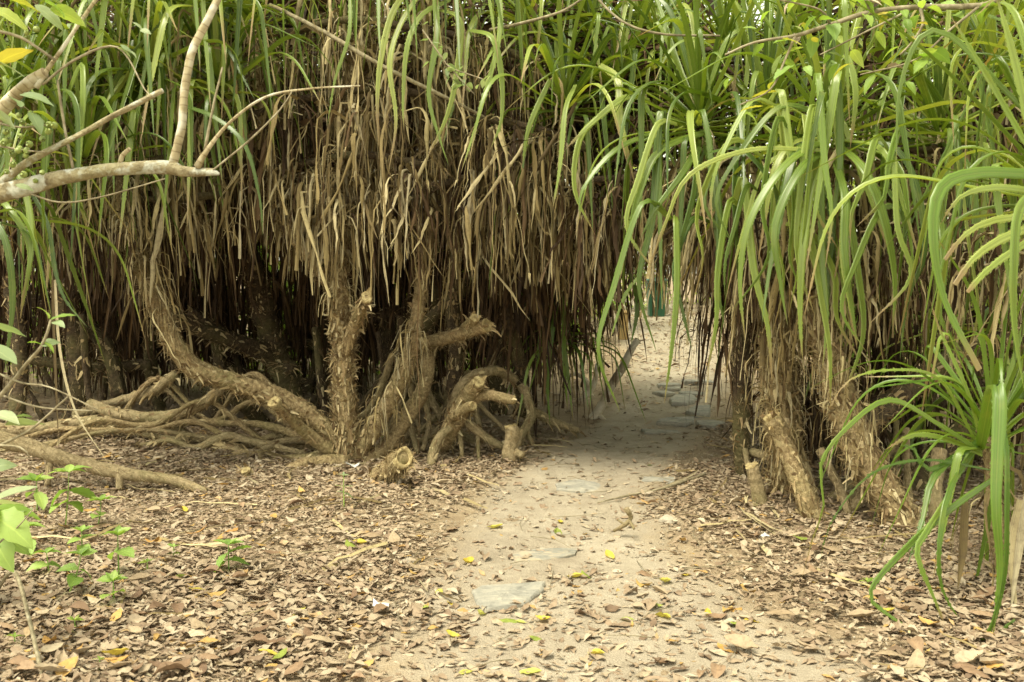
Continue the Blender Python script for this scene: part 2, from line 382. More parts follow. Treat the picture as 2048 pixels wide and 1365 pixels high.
o = MB().add(np.stack([Xg, Yg, Zg], -1).reshape(-1, 3), np.stack([a, a+1, a+n_+1, a+n_], -1).reshape(-1, 4), None, np.stack([Ug/2.5+.5, Yg], -1)).obj('path', M['sand']); o['kind'] = 'structure'

# ------------------------------------------------------------------ blade and dead-leaf libraries
def blade_mesh(mb, c, side, W, v=None, fold=(.2, .2, .32), teeth=0, width_fn=None, cols=5, R=0.0, cut=False):
    """c (S,3) centre line, side (S,3)"""
    t = norm(np.gradient(c, axis=0)); side = norm(side-t*np.sum(side*t, -1, keepdims=True)); nr = np.cross(side, t)
    m = len(c); v = np.linspace(0, 1, m) if v is None else v
    wf = np.clip((1-v)/.5, .0, 1)**.75*(.75+.25*np.clip(v/.12, 0, 1)) if width_fn is None else width_fn(v)
    if cut: wf = np.maximum(wf, .55)
    wf = np.maximum(wf, .03)*W*.5
    if cols == 5:
        us = np.array([-1, -.5, 0, .5, 1.]); zs = np.array([-fold[0], fold[1], -fold[2], fold[1], -fold[0]])
    else:
        us = np.array([-1, 0, 1.]); zs = np.array([fold[1], -fold[2], fold[1]])
    V = c[:, None]+wf[:, None, None]*(us[None, :, None]*side[:, None]*.96+zs[None, :, None]*nr[:, None])
    k = len(us); i, j = np.meshgrid(np.arange(m-1), np.arange(k-1), indexing='ij'); a = i*k+j
    Q = np.stack([a, a+1, a+k+1, a+k], -1).reshape(-1, 4)
    UV = np.stack(np.broadcast_arrays((us+1)[None, :]/2, v[:, None]), -1)
    Vf, UVf, T = V.reshape(-1, 3), UV.reshape(-1, 2), []
    if teeth:
        tv, tu = [], []; base = len(Vf)
        for s in np.sort(U(.05, .93, teeth)):
            x = s*(m-1); q = int(x); fr = x-q
            for e, sg in ((0, -1), (k-1, 1)):
                p = V[q, e]*(1-fr)+V[min(q+1, m-1), e]*fr; tt = t[q]
                tv += [p-tt*.004, p+tt*.004, p+tt*.008+sg*side[q]*.0055]; tu += [[(sg+1)/2, s]]*3
                n0 = base+len(tv)-3; T.append([n0, n0+1, n0+2])
        Vf = np.vstack([Vf, tv]); UVf = np.vstack([UVf, tu])
    mb.add(Vf, Q, T, UVf, R)

def curve(e0, e1, s0, wd, L, seg, az=0.0, wob=0.0):
    s = np.linspace(0, 1, seg+1); x = np.clip((s-s0)/wd, 0, 1); x = x*x*(3-2*x)
    el = np.radians(e0+(e1-e0)*x); a = az*s**1.5+wob*np.sin(s*U(6, 14)+U(0, 6))
    d = np.stack([np.cos(el)*np.cos(a), np.cos(el)*np.sin(a), np.sin(el)], -1)
    c = np.concatenate([[[0, 0, 0]], np.cumsum((d[1:]+d[:-1])/2*L/seg, 0)])
    return c, d, s
def side_of(d, s, tw, tw0=0.0):
    h = np.array([0, 1., 0]); sd = norm(h-d*np.sum(d*h, -1, keepdims=True)); up = np.cross(d, sd)
    a = (tw0+tw*s)[:, None]; return sd*np.cos(a)+up*np.sin(a)
class Lib: pass
def make_blades(mat, n, seed, seghi=22, teeth=34):
    """returns list of (mesh_hi, V,Q,UV low, start elevation)"""
    out = []
    for k in range(n):
        e0 = 84-96*((k+.5)/n)+U(-6, 6)
        if e0 > 52: e1, s0, wd = U(-35, 50), U(.25, .5), U(.3, .6)
        elif e0 > 12 and rng.random() < .6: e1, s0, wd = U(-75, -15), U(.15, .5), U(.3, .6)
        else: e1, s0, wd = U(-92, -70), U(.05, .38), (U(.04, .09) if rng.random() < .45 else U(.25, .6))
        if e0 > 52 and rng.random() < .25: e1, s0, wd = -88, U(.4, .6), U(.05, .1)
        L = U(1.05, 1.65); W = U(.030, .047); az = U(-.5, .5); tw = U(-.9, .9); st = rng.bit_generator.state
        res = []
        for seg, cols, te in ((seghi, 5, teeth), (9, 3, 0)):
            rng.bit_generator.state = st
            c, d, s = curve(e0, e1, s0, wd, L, seg, az, .05); mb = MB()
            blade_mesh(mb, c, side_of(d, s, tw, U(-.25, .25)), W, s, teeth=te, cols=cols)
            res.append(mb)
        l = Lib(); l.me = res[0].mesh('leaf', mat); l.V = res[1].V[0]; l.Q = res[1].Q[0]; l.UV = res[1].UV[0]; l.e0 = e0; l.L = L; l.c = c[len(c)//2]
        out.append(l)
    return out
def make_dead(mat, n):
    out = []
    for k in range(n):
        e0 = U(-70, 55); L = U(.36, .95); W = U(.018, .044) if k % 3 else U(.007, .016); cut = rng.random() < .6
        c, d, s = curve(e0, U(-90, -84), U(0, .12), U(.12, .45), L, 12, U(-.9, .9), .14)
        c = c+np.cumsum(rng.normal(0, 1, (13, 3))*[.005, .005, .002], 0)
        ph = U(0, 6); wf = lambda v: (np.clip((1-v)/.35, 0, 1)**.6*(.7+.3*np.sin(v*9+ph)**2) if not cut else .75+.25*np.sin(v*11+ph)-.2*v)
        mb = MB(); blade_mesh(mb, c, side_of(d, s, U(-1.6, 1.6), U(-1.0, 1.0)), W, s, fold=(0, U(.1, .5), U(.1, .5)), cols=3, width_fn=lambda v: wf(v)*U(.72, 1.2, 13))
        if cut:   # frayed end: two or three split shreds
            e = c[-1]; t_ = norm(c[-1]-c[-2])
            for q in range(3):
                sd = norm(rng.normal(0, 1, 3)); b0 = e+sd*W*.25-t_*.02
                mb.add([b0-sd*.005, b0+sd*.005, b0+t_*U(.03, .09)+sd*U(-.02, .02)], None, [[0, 1, 2]], [[0, .9], [1, .9], [.5, 1]])
        l = Lib(); l.me = mb.mesh('dead_leaf', mat)
        l.V = np.concatenate(mb.V); l.Q = mb.Q[0]; l.UV = np.concatenate(mb.UV); l.e0 = e0; l.L = L; l.c = c[6]
        l.V = mb.V[0].reshape(13, 3, 3)[::2].reshape(-1, 3); l.UV = mb.UV[0].reshape(13, 3, 2)[::2].reshape(-1, 2); q_ = [a*3+j for a in range(6) for j in range(2)]; l.Q = np.array([[a, a+1, a+4, a+3] for a in q_])
        out.append(l)
    return out
LIB = {'blade': make_blades(M['blade'], 44, 1), 'blade_pale': make_blades(M['blade_pale'], 20, 2),
       'blade_rich': make_blades(M['blade_rich'], 24, 3), 'dead': make_dead(M['dead'], 44), 'dead_rust_shaded': make_dead(M['dead_rust_shaded'], 24)}

def euler_R(rx, ry, rz):
    return np.array((Matrix.Rotation(rz, 3, 'Z') @ Matrix.Rotation(ry, 3, 'Y') @ Matrix.Rotation(rx, 3, 'X')))

RK = .66
class Pandanus:
    def __init__(s, name, label, base, group='screw pines of the thicket', bark='bark'):
        s.root = thing(name, label, 'screw pine', base, group); s.base = np.array(base)
        s.inst = {'leaf': [], 'dead_leaf': []}; s.flakes = MB(); s.fib = MB(); s.bark = bark
        s.nl = s.nd = 280; s.paths = {}
    def limb(s, kind, pts, flake=60, fibre=120, mat=None, ns=11, rings=.018, cut=False, flen=(.03, .09), rough=.11):
        w = np.array([[*P(x, y, d), r*RK*d/FPX] for x, y, d, r in pts]); p = smooth_path(w, .035)
        mb = MB(); t, n, b_, L = tube(mb, p, ns, rough, rings, .045)
        o = mb.obj(kind, M[mat or s.bark], s.root)
        if cut: s.cut_face(p, t, n, b_, o, cut == 'hollow')
        for cnt, dst, ln, wd, tp in ((flake*4.2, s.flakes, flen, (.010, .036), .7), (fibre*2.0, s.fib, (.02, .075), (.002, .005), .8)):
            N = int(cnt*L[-1]*(p[:, 3].mean()/.085))
            if N < 2: continue
            q = rng.integers(0, len(p), N); th = U(0, 6.28, N)
            nr = np.cos(th)[:, None]*n[q]+np.sin(th)[:, None]*b_[q]; tt = t[q]
            base = p[q, :3]+nr*(p[q, 3]*U(.86, 1.0, N))[:, None]+tt*U(-.02, .02, N)[:, None]
            sg = np.where(U(0, 1, N) < .75, 1, -1)[:, None]
            d = norm(tt*sg*U(.5, 1, N)[:, None]+nr*U(.06, .55, N)[:, None]+rng.normal(0, .15, (N, 3)))
            side = norm(np.cross(d, nr)+rng.normal(0, .2, (N, 3)))
            ribbons(dst, base, d, side, U(*ln, N), U(*wd, N), U(.0, .7, N), 3, tp, .3 if dst is s.flakes else 0, .06)
        s.paths[kind+str(len(s.paths))] = p
        return o, p
    def cut_face(s, p, t, n, b_, parent, hollow=False):
        c, r = p[-1, :3]+t[-1]*p[-1, 3]*.05, p[-1, 3]; mb = MB(); k = 16; th = np.arange(k)/k*2*np.pi
        prof = [(.98, -.2), (.99, .16), (.9, .24), (.7, .2), (.45, .14), (.0, .10)] if not hollow else [(1.0, -.3), (1.04, .25), (.85, .36), (.66, .15), (.5, -.3), (.0, -.5)]; V = []
        for rr, dz in prof:
            jit = 1+.12*np.sin(2*th+U(0, 6))+rng.normal(0, .035, k)
            V.append(c+(rr*r*jit)[:, None]*(np.cos(th)[:, None]*n[-1]+np.sin(th)[:, None]*b_[-1])+t[-1]*(r*(dz+.06*rng.normal(0, 1, k)))[:, None])
        V = np.concatenate(V); Q = [[a*k+j, a*k+(j+1) % k, (a+1)*k+(j+1) % k, (a+1)*k+j] for a in range(len(prof)-1) for j in range(k)]
        mb.add(V, Q); mb.obj('cut_face', M['cut'], parent)
    def leaf(s, part, lib, k, loc, az, tilt=0.0, sc=1.0, roll=0.0):
        s.inst[part].append((lib, k, np.asarray(loc, float), euler_R(roll, tilt, az)*sc))
    def rosette(s, x, y, d, n=34, sc=1.0, lib='blade', dead=26, az=None, elev=(80, -15), dlib='dead', az_w=None):
        n = int(n*1.25)
        c = P(x, y, d); L = LIB[lib]; a0 = U(0, 6.28)
        for k in range(n):
            f = (k+.5)/n; e = elev[0]+(elev[1]-elev[0])*f+U(-9, 9)
            a = a0+k*2.4+U(-.25, .25) if az is None else az+U(-az_w, az_w)
            j = np.argsort([abs(l.e0-e)+U(0, 14) for l in L])[0]
            off = np.array([math.cos(a), math.sin(a), 0])*.05*f+np.array([0, 0, .16*(1-f)])*sc
            s.leaf('leaf', lib, j, c+off, a, U(-.1, .1), sc*U(.8, 1.12), U(-.2, .2))
        s.tuft(c, dead, .16*sc, sc, dlib)
        return c
    def tuft(s, c, n, spread=.12, sc=1.0, lib='dead', az=None, w=3.14, drop=.3):
        for k in range(n):
            a = U(0, 6.28) if az is None else az+U(-w, w)
            p = c+np.array([math.cos(a)*U(0, spread), math.sin(a)*U(0, spread), U(-drop, .04)])
            s.leaf('dead_leaf', lib, rng.integers(len(LIB[lib])), p, a, U(-.12, .12), sc*U(.7, 1.2), U(-.15, .15) if rng.random() < .8 else U(-.7, .7))
    def debris(s, n, x0, x1, y0, y1, z0, z1, lib='dead_rust_shaded', sc=1.25):
        """dead blades added across the canopy to block the sky, lying every way"""
        for k in range(n):
            p = np.array([U(x0, x1), U(y0, y1), U(z0, z1)])
            s.leaf('dead_leaf', lib, rng.integers(len(LIB[lib])), p, U(0, 6.28), U(-1.5, -.6), sc*U(.7, 1.3), U(-1.2, 1.2))
    def tangle(s, n, xr, dr, yr=(560, 780), mat='bark_shaded', r=(6, 15)):
        for k in range(n):
            x0, d = U(*xr), U(*dr); y0 = U(*yr); dx = U(-170, 170); e = P(x0+dx, 800, d-U(-.3, .5)); e[2] = hgt(e[0], e[1])-.03
            ex, ey, _ = project(e); rr = U(*r); m = U(.35, .65)
            s.limb('prop_root', [(x0, y0, d, rr), (x0+dx*m*.6, y0+(ey-y0)*m+U(-30, 50), d, rr*.95), (x0+dx*.85, y0+(ey-y0)*.88, d-.1, rr*.8), (ex, ey, e[1], rr*.6)], 12, 60, mat, 8)
    def curtain(s, pts, gap=.10, per=14, spread=.13, sc=1.0, lib='dead', limb=True, drop=.25, az=None, w=3.14):
        """dead leaves hanging in tufts along a branch"""
        wpts = np.array([[*P(x, y, d), .028] for x, y, d in pts]); p = smooth_path(wpts, .03)
        if limb: mb = MB(); tube(mb, p, 7, .1, .1); mb.obj('branch', M['bark_shaded'], s.root)
        L = np.concatenate([[0], np.cumsum(np.linalg.norm(np.diff(p[:, :3], axis=0), axis=1))])
        for l in np.arange(0, L[-1], gap):
            c = np.array([np.interp(l+U(-.05, .05), L, p[:, i]) for i in range(3)])+rng.normal(0, .04, 3)
            if rng.random() < .07: continue
            lb = 'dead_rust_shaded' if lib == 'dead' and rng.random() < .25 else lib
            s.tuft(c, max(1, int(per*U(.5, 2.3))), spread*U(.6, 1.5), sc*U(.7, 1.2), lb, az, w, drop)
    def custom(s, pts, wpx, lib='blade', yaw=0.0, name='leaf', cut=False, dead=False):
        """a blade through given points (px,py,depth)"""
        w = np.array([[*P(x, y, d), 1] for x, y, d in pts]); c = smooth_path(w, .06)[:, :3]
        dm = np.mean([q[2] for q in pts]); W = wpx*(1 if dead else .53)*dm/FPX
        nv = np.array([math.sin(yaw), -math.cos(yaw), .35]); t = norm(np.gradient(c, axis=0))
        side = norm(np.cross(t, nv)); s_ = np.linspace(0, 1, len(c)); mb = MB()
        blade_mesh(mb, c, side, W, s_, teeth=0 if dead else 44, cols=3 if dead else 5, R=0, cut=cut)
        mb.obj(name, M[lib], s.root)
    def finish(s):
        L0 = s.base
        for part, mass in (('leaf', 'leaf_mass'), ('dead_leaf', 'dead_leaf_mass')):
            I = s.inst[part]
            if not I: continue
            mid = np.array([p+R @ LIB[l][k].c for l, k, p, R in I])
            x, y, dep = project(mid)
            vis = (x > -60) & (x < 2108) & (y > -60) & (y < 1425)
            score = vis*10.0+1.0/np.maximum(dep, .5)
            order = np.argsort(-score); cap = s.nl if part == 'leaf' else s.nd
            top = [i for i in order[:cap] if vis[i]]; rest = [i for i in order if i not in set(top)]
            for i in top:
                l, k, p, R = I[i]; o = bpy.data.objects.new(part, LIB[l][k].me); COL.objects.link(o); o.parent = s.root
                o.matrix_local = Matrix.Translation(Vector(p-L0)) @ Matrix(R.tolist()).to_4x4()
            mats = {}
            for i in rest: mats.setdefault(I[i][0], []).append(i)
            for lib, ids in mats.items():
                mb = MB()
                for i in ids:
                    l, k, p, R = I[i]; q = LIB[l][k]
                    mb.add(q.V @ R.T+p, q.Q, None, q.UV, U(0, 1))
                mb.obj(mass, M[lib], s.root, kind='stuff')
        if s.flakes.n: s.flakes.obj('bark_scales', M['scale'], s.root, kind='stuff')
        if s.fib.n: s.fib.obj('bark_fibre', M['scale'], s.root, kind='stuff')
#@@TREES
# ------------------------------------------------------------------ tree A: forked shaggy screw pine left of the path
A = Pandanus('screw_pine', 'forked shaggy screw pine with straw-coloured trunk and sawn stubs left of the path', G(690, 925))
A.limb('trunk', [(698, 945, 7.5, 40), (692, 880, 7.5, 40), (686, 760, 7.5, 33), (686, 690, 7.5, 31), (678, 600, 7.45, 29), (674, 500, 7.4, 28), (690, 380, 7.4, 27), (705, 200, 7.4, 26), (740, -60, 7.4, 24)], 480, 300, flen=(.035, .10))
A.limb('branch', [(690, 705, 7.45, 20), (706, 660, 7.35, 20), (722, 620, 7.2, 19), (733, 596, 7.05, 18)], 110, 300, cut=True)
A.limb('branch', [(672, 580, 7.45, 24), (625, 520, 7.4, 22), (578, 458, 7.4, 21), (552, 400, 7.4, 20), (530, 250, 7.4, 18), (500, 60, 7.5, 16)], 150, 200)
A.limb('branch', [(672, 880, 7.5, 30), (610, 825, 7.45, 31), (520, 782, 7.35, 30), (440, 756, 7.25, 28), (388, 735, 7.2, 29), (348, 690, 7.15, 28), (322, 625, 7.1, 27), (292, 560, 7.1, 26), (262, 470, 7.05, 24), (235, 370, 7.0, 22), (190, 200, 7.0, 20)], 180, 420, flen=(.03, .09))
A.limb('branch', [(665, 905, 7.45, 20), (612, 865, 7.35, 20), (572, 825, 7.2, 19), (548, 805, 7.1, 19)], 60, 260, cut=True)
A.limb('branch', [(690, 930, 7.4, 32), (610, 930, 7.25, 24), (565, 955, 7.1, 22), (530, 972, 7.0, 21), (508, 962, 6.95, 18), (492, 942, 6.9, 16)], 30, 300, cut=True)
A.limb('branch', [(680, 915, 7.5, 28), (570, 922, 7.6, 20), (480, 908, 7.8, 17), (430, 885, 8.0, 15)], 40, 260)
A.limb('branch', [(735, 985, 6.95, 30), (768, 950, 6.75, 33), (795, 925, 6.55, 33), (806, 917, 6.48, 31)], 120, 1900, cut='hollow', flen=(.02, .06))
A.limb('branch', [(705, 915, 7.5, 30), (745, 860, 7.5, 28), (785, 790, 7.5, 27), (815, 725, 7.5, 25), (830, 660, 7.5, 22), (845, 560, 7.6, 20), (870, 400, 7.6, 18), (880, 200, 7.5, 16)], 60, 160)
A.limb('branch', [(725, 925, 7.5, 24), (775, 890, 7.6, 24), (815, 830, 7.7, 24), (850, 770, 7.8, 22), (860, 700, 7.9, 20)], 30, 260)
for pts in ([(660, 930, 7.4, 14), (640, 965, 7.3, 11), (618, 985, 7.25, 8)], [(640, 925, 7.4, 10), (628, 985, 7.25, 8)], [(700, 930, 7.4, 16), (690, 985, 7.2, 9)],
            [(730, 930, 7.4, 14), (750, 975, 7.2, 9)], [(600, 925, 7.3, 8), (592, 975, 7.2, 5)], [(545, 920, 7.6, 7), (540, 960, 7.5, 5)],
            [(480, 905, 7.8, 16), (410, 885, 8.2, 13), (320, 850, 8.3, 14), (200, 840, 8.4, 16), (60, 860, 8.4, 17), (-60, 850, 8.4, 17)],
            [(400, 880, 8.2, 9), (410, 915, 7.9, 5)], [(380, 870, 8.2, 8), (372, 915, 7.9, 5)], [(300, 852, 8.3, 6), (310, 885, 8.1, 4)],
            [(440, 780, 7.8, 16), (400, 810, 8.0, 17), (330, 835, 8.2, 19), (250, 830, 8.3, 17), (180, 810, 8.6, 18)],
            [(350, 750, 8.2, 14), (300, 785, 8.4, 16), (230, 805, 8.6, 14), (150, 830, 8.8, 14)],
            [(640, 860, 8.2, 13), (560, 870, 8.1, 13), (500, 890, 8.0, 13), (420, 895, 8.0, 12)],
            [(620, 880, 8.0, 11), (560, 885, 7.9, 11), (500, 915, 7.7, 9)]):
    A.limb('prop_root', pts, 30, 220, 'root', 9, .05)
A.curtain([(560, 70, 7.3), (700, 40, 7.15), (840, 60, 7.1)], per=15)
A.curtain([(480, 240, 7.4), (600, 200, 7.3), (740, 180, 7.1), (860, 190, 7.1)], per=15)
A.curtain([(500, 340, 7.45), (600, 330, 7.3), (720, 310, 7.1), (850, 330, 7.05)], per=15)
A.curtain([(560, 400, 7.5), (660, 400, 7.25), (760, 400, 7.1), (860, 395, 7.1)], per=9, sc=.85)
for x, y, d, n in ((690, 420, 7.25, 40), (682, 500, 7.3, 34), (676, 570, 7.33, 20), (262, 440, 6.9, 46), (284, 510, 6.95, 42), (305, 560, 7.0, 26), (330, 620, 7.02, 14), (240, 370, 6.9, 40), (600, 480, 7.4, 8)):
    A.tuft(P(x, y, d), n, .10, .55, 'dead', drop=.08)
for x, y, d, n in ((822, 668, 7.38, 34), (835, 640, 7.4, 24), (808, 715, 7.38, 26), (785, 765, 7.38, 16), (765, 800, 7.38, 30), (748, 835, 7.38, 22)):
    A.tuft(P(x, y, d), n, .10, .46, 'dead', drop=.06)
A.curtain([(60, 330, 7.2), (180, 320, 7.1), (300, 320, 7.1), (420, 310, 7.3)], per=15)
A.curtain([(120, 420, 7.2), (230, 400, 7.0), (330, 400, 7.1), (440, 390, 7.3)], per=8, sc=.8)
for x, y, d in ((250, 230, 7.1), (120, 130, 7.0), (380, 180, 7.5), (60, 280, 7.0), (330, 40, 7.4), (480, 80, 7.7), (200, -20, 6.9), (40, 200, 6.6), (300, 150, 6.9), (440, 190, 7.1), (170, 330, 6.8), (400, 20, 6.9), (-30, 440, 6.2)):
    A.rosette(x, y, d, 34, .92, dead=14)
for x, y, d in ((800, -70, 7.0), (910, -60, 6.9), (650, -60, 7.3)):
    A.rosette(x, y, d, 26, .95, 'blade', dead=20)
for pts, wd in (([(840, -40, 6.9), (790, 15, 6.7), (765, 100, 6.6), (755, 190, 6.6), (757, 295, 6.6)], 24), ([(850, -30, 6.9), (800, 50, 6.7), (779, 130, 6.6), (792, 240, 6.6), (777, 345, 6.6)], 22),
                ([(900, 0, 6.8), (845, 28, 6.7), (815, 90, 6.6), (806, 200, 6.6), (808, 260, 6.6)], 20), ([(872, -20, 6.8), (872, 80, 6.6), (857, 190, 6.6), (880, 280, 6.6), (897, 330, 6.6)], 24),
                ([(880, 20, 6.8), (920, 40, 6.6), (915, 140, 6.6), (895, 230, 6.6), (855, 315, 6.6)], 24), ([(940, 60, 6.8), (985, 75, 6.6), (1003, 150, 6.6), (1003, 240, 6.6), (980, 300, 6.6)], 24),
                ([(1000, -20, 6.7), (997, 80, 6.6), (955, 240, 6.6), (922, 345, 6.6)], 20), ([(700, -20, 6.8), (698, 70, 6.7), (670, 160, 6.7), (655, 250, 6.7)], 14)):
    A.custom(pts, wd, 'blade_pale', U(-.4, .4))
for pts, wd in (([(365, 210, 6.6), (430, 235, 6.4), (490, 290, 6.3), (520, 400, 6.3), (525, 470, 6.3)], 18), ([(130, 200, 6.5), (160, 130, 6.4), (165, 180, 6.3), (160, 300, 6.3), (150, 420, 6.3)], 26),
                ([(60, 380, 6.3), (95, 450, 6.2), (110, 540, 6.1), (130, 600, 6.05), (175, 655, 6.0)], 18), ([(10, 300, 6.2), (50, 380, 6.1), (62, 500, 6.0), (40, 620, 6.0)], 24), ([(-30, 420, 6.0), (10, 480, 5.9), (25, 600, 5.9), (10, 740, 5.9)], 26), ([(-20, 380, 6.2), (20, 420, 6.0), (60, 500, 6.0), (40, 640, 6.0)], 24)):
    A.custom(pts, wd, 'blade', U(-.4, .4))
for pts in ([(110, 560, 5.9), (120, 700, 5.8), (150, 820, 5.7), (215, 925, 5.6)], [(105, 560, 6.0), (110, 720, 5.9), (118, 900, 5.8)], [(832, 420, 7.0), (838, 560, 6.98), (834, 700, 7.0), (839, 810, 7.0), (836, 922, 7.0)]):
    A.custom(pts, 6 if pts[0][0] < 500 else 2.2, 'dead' if pts[0][0] < 500 else 'dead_rust_shaded', 0, 'dead_leaf', dead=True)
for k in range(8):     # thin roots winding low and sideways to the left
    xa, xb = U(470, 690), U(-80, 330); da, db = U(7.6, 8.2), U(7.7, 9.6); n = 6; pp = []
    for q in range(n):
        f = q/(n-1); dd = da+(db-da)*f; e = P(xa+(xb-xa)*f, 850, dd); e[2] = hgt(e[0], e[1])+(.02 if q in (0, n-1) else U(.02, 1.0)*(.15+.6*(k % 3)/2)*math.sin(math.pi*f)+.02); ex, ey, _ = project(e); pp.append((ex, ey, e[1], U(6, 9)*(1.3-.6*f)+(3 if k % 4 == 0 else 0)))
    A.limb('prop_root', pp, 26, 260, 'root' if k % 3 == 0 else 'bark', 9, .03, rough=.2)
A.nd = A.nl = 295
A.finish()

# ------------------------------------------------------------------ tree B: middle screw pine on stilt roots, roofing the left side of the arch
B = Pandanus('screw_pine', 'dark screw pine on arching stilt roots beside the left edge of the path', G(880, 915), bark='bark')
B.limb('trunk', [(880, 930, 7.9, 26), (892, 870, 7.9, 28), (905, 800, 8.0, 26), (912, 700, 8.1, 22), (905, 600, 8.1, 20), (920, 450, 8.0, 20), (960, 330, 7.7, 18)], 60, 300, mat='bark_shaded')
B.limb('branch', [(885, 890, 7.7, 26), (915, 830, 7.55, 30), (940, 790, 7.45, 26), (956, 765, 7.35, 20)], 80, 700, cut=True)
B.limb('branch', [(935, 800, 7.5, 18), (975, 790, 7.4, 16), (1010, 797, 7.3, 15), (1028, 800, 7.28, 14)], 20, 300, cut=True)
B.limb('branch', [(905, 835, 7.5, 16), (935, 815, 7.35, 15), (945, 812, 7.3, 14)], 20, 300, cut=True)
B.limb('branch', [(835, 690, 7.9, 20), (880, 680, 7.7, 20), (930, 665, 7.5, 21), (972, 652, 7.35, 20)], 60, 700, cut=True)
B.limb('branch', [(930, 655, 7.5, 14), (945, 642, 7.35, 15), (950, 636, 7.28, 14)], 40, 400, cut=True)
B.limb('branch', [(820, 680, 8.2, 18), (880, 620, 8.2, 19), (950, 560, 8.2, 19), (1020, 500, 8.2, 18), (1100, 420, 8.0, 16)], 30, 160, mat='bark_shaded')
B.limb('branch', [(1045, 830, 8.4, 24), (1040, 740, 8.4, 24), (1022, 660, 8.3, 24), (1015, 580, 8.3, 22), (1030, 480, 8.2, 20), (1080, 380, 8.0, 18)], 40, 160, mat='bark_shaded')
B.limb('branch', [(1020, 660, 8.3, 18), (1060, 610, 8.3, 18), (1110, 560, 8.3, 17), (1180, 480, 8.2, 15)], 30, 120, mat='bark_shaded')
for pts in ([(915, 850, 7.6, 14), (885, 868, 7.5, 14), (867, 900, 7.4, 14), (862, 955, 7.25, 13)], [(935, 845, 7.6, 13), (965, 870, 7.6, 13), (1005, 895, 7.6, 12)],
            [(850, 930, 7.9, 18), (895, 870, 7.8, 18), (905, 810, 7.8, 17), (935, 760, 7.8, 17), (990, 742, 8.0, 15), (1030, 760, 8.2, 14)],
            [(1045, 770, 8.2, 16), (1062, 830, 8.1, 15), (1040, 875, 7.9, 14), (1025, 925, 7.7, 11)], [(1060, 820, 8.3, 14), (1110, 845, 8.4, 13), (1155, 862, 8.5, 10)],
            [(920, 870, 7.6, 9), (925, 915, 7.55, 6)], [(955, 870, 7.6, 7), (958, 920, 7.5, 5)], [(830, 860, 8.0, 12), (790, 890, 7.8, 11), (770, 925, 7.5, 8)],
            [(850, 790, 8.0, 9), (858, 850, 7.9, 8), (845, 900, 7.7, 7)], [(980, 740, 8.6, 10), (1000, 700, 8.7, 10), (1040, 690, 8.7, 10)], [(820, 850, 7.9, 10), (835, 905, 7.7, 8)], [(1050, 860, 8.0, 8), (1075, 905, 7.9, 5)]):
    B.limb('prop_root', pts, 30, 220, 'root', 9, .05)
B.curtain([(860, 60, 7.3), (980, 90, 7.2), (1080, 130, 7.1)], per=15)
B.curtain([(860, 260, 7.2), (960, 240, 7.1), (1080, 260, 7.0), (1180, 300, 6.95)], per=15)
B.curtain([(850, 380, 7.2), (960, 350, 7.1), (1080, 345, 7.0), (1200, 360, 6.95), (1300, 350, 6.9)], per=15)
B.curtain([(900, 440, 7.5), (1020, 420, 7.4), (1140, 420, 7.3), (1260, 420, 7.2)], per=10, sc=.95)
B.curtain([(960, 500, 8.0), (1080, 480, 7.9), (1180, 470, 7.8), (1260, 470, 7.7)], per=15, sc=.95, lib='dead_rust_shaded')
B.curtain([(1000, 560, 8.4), (1100, 560, 8.4), (1180, 540, 8.4), (1220, 520, 8.4)], per=15, sc=.9, lib='dead_rust_shaded')
B.curtain([(1050, 420, 8.7), (1180, 390, 8.7), (1300, 370, 8.7), (1420, 390, 8.6)], per=8, sc=.9, lib='dead_rust_shaded')
for x, y, d in ((1130, 230, 7.1), (1240, 190, 7.4), (1180, 90, 7.9), (1060, 60, 7.6), (1320, 120, 7.8)):
    B.rosette(x, y, d, 36, .95, dead=16)
B.curtain([(1010, 610, 8.7), (1090, 620, 8.7), (1170, 600, 8.7)], per=12, sc=.95, lib='dead_rust_shaded', limb=False)
for pts in ([(1120, 560, 8.4), (1105, 660, 8.2), (1095, 760, 8.2), (1100, 850, 8.2)], [(1130, 570, 8.4), (1128, 700, 8.2), (1135, 820, 8.2)], [(1110, 580, 8.5), (1080, 680, 8.4), (1075, 780, 8.4)], [(1260, 540, 7.6), (1275, 610, 7.5), (1262, 690, 7.5)]):
    B.custom(pts, 18, 'blade_rich', U(-.5, .5))
B.rosette(980, 560, 8.3, 14, .4, 'blade_rich', dead=0)
B.rosette(1130, 690, 8.6, 16, .7, 'blade_rich', dead=4, elev=(10, -20))
for pts, wd in (([(1150, 170, 6.8), (1130, 220, 6.6), (1120, 330, 6.5), (1105, 420, 6.5)], 22), ([(1200, 230, 6.8), (1160, 280, 6.6), (1150, 380, 6.5), (1190, 470, 6.5)], 24),
                ([(1300, 200, 6.8), (1250, 195, 6.6), (1180, 250, 6.5), (1130, 300, 6.5)], 26), ([(1200, 130, 6.9), (1235, 160, 6.7), (1240, 240, 6.6), (1270, 370, 6.6)], 28),
                ([(1320, 260, 6.6), (1230, 300, 6.4), (1165, 380, 6.3), (1160, 440, 6.3)], 24), ([(1100, 160, 6.8), (1060, 250, 6.7), (1045, 330, 6.7)], 20),
                ([(1290, 540, 6.8), (1250, 590, 6.8), (1220, 680, 6.8)], 14)):
    B.custom(pts, wd, 'blade_pale' if rng.random() < .5 else 'blade', U(-.5, .5))
B.tangle(9, (760, 960), (7.9, 8.8), (660, 800), 'root', (7, 14)); B.debris(600, .1, 2.2, 7.2, 8.9, 2.35, 3.3)
B.nd = B.nl = 290
B.finish()

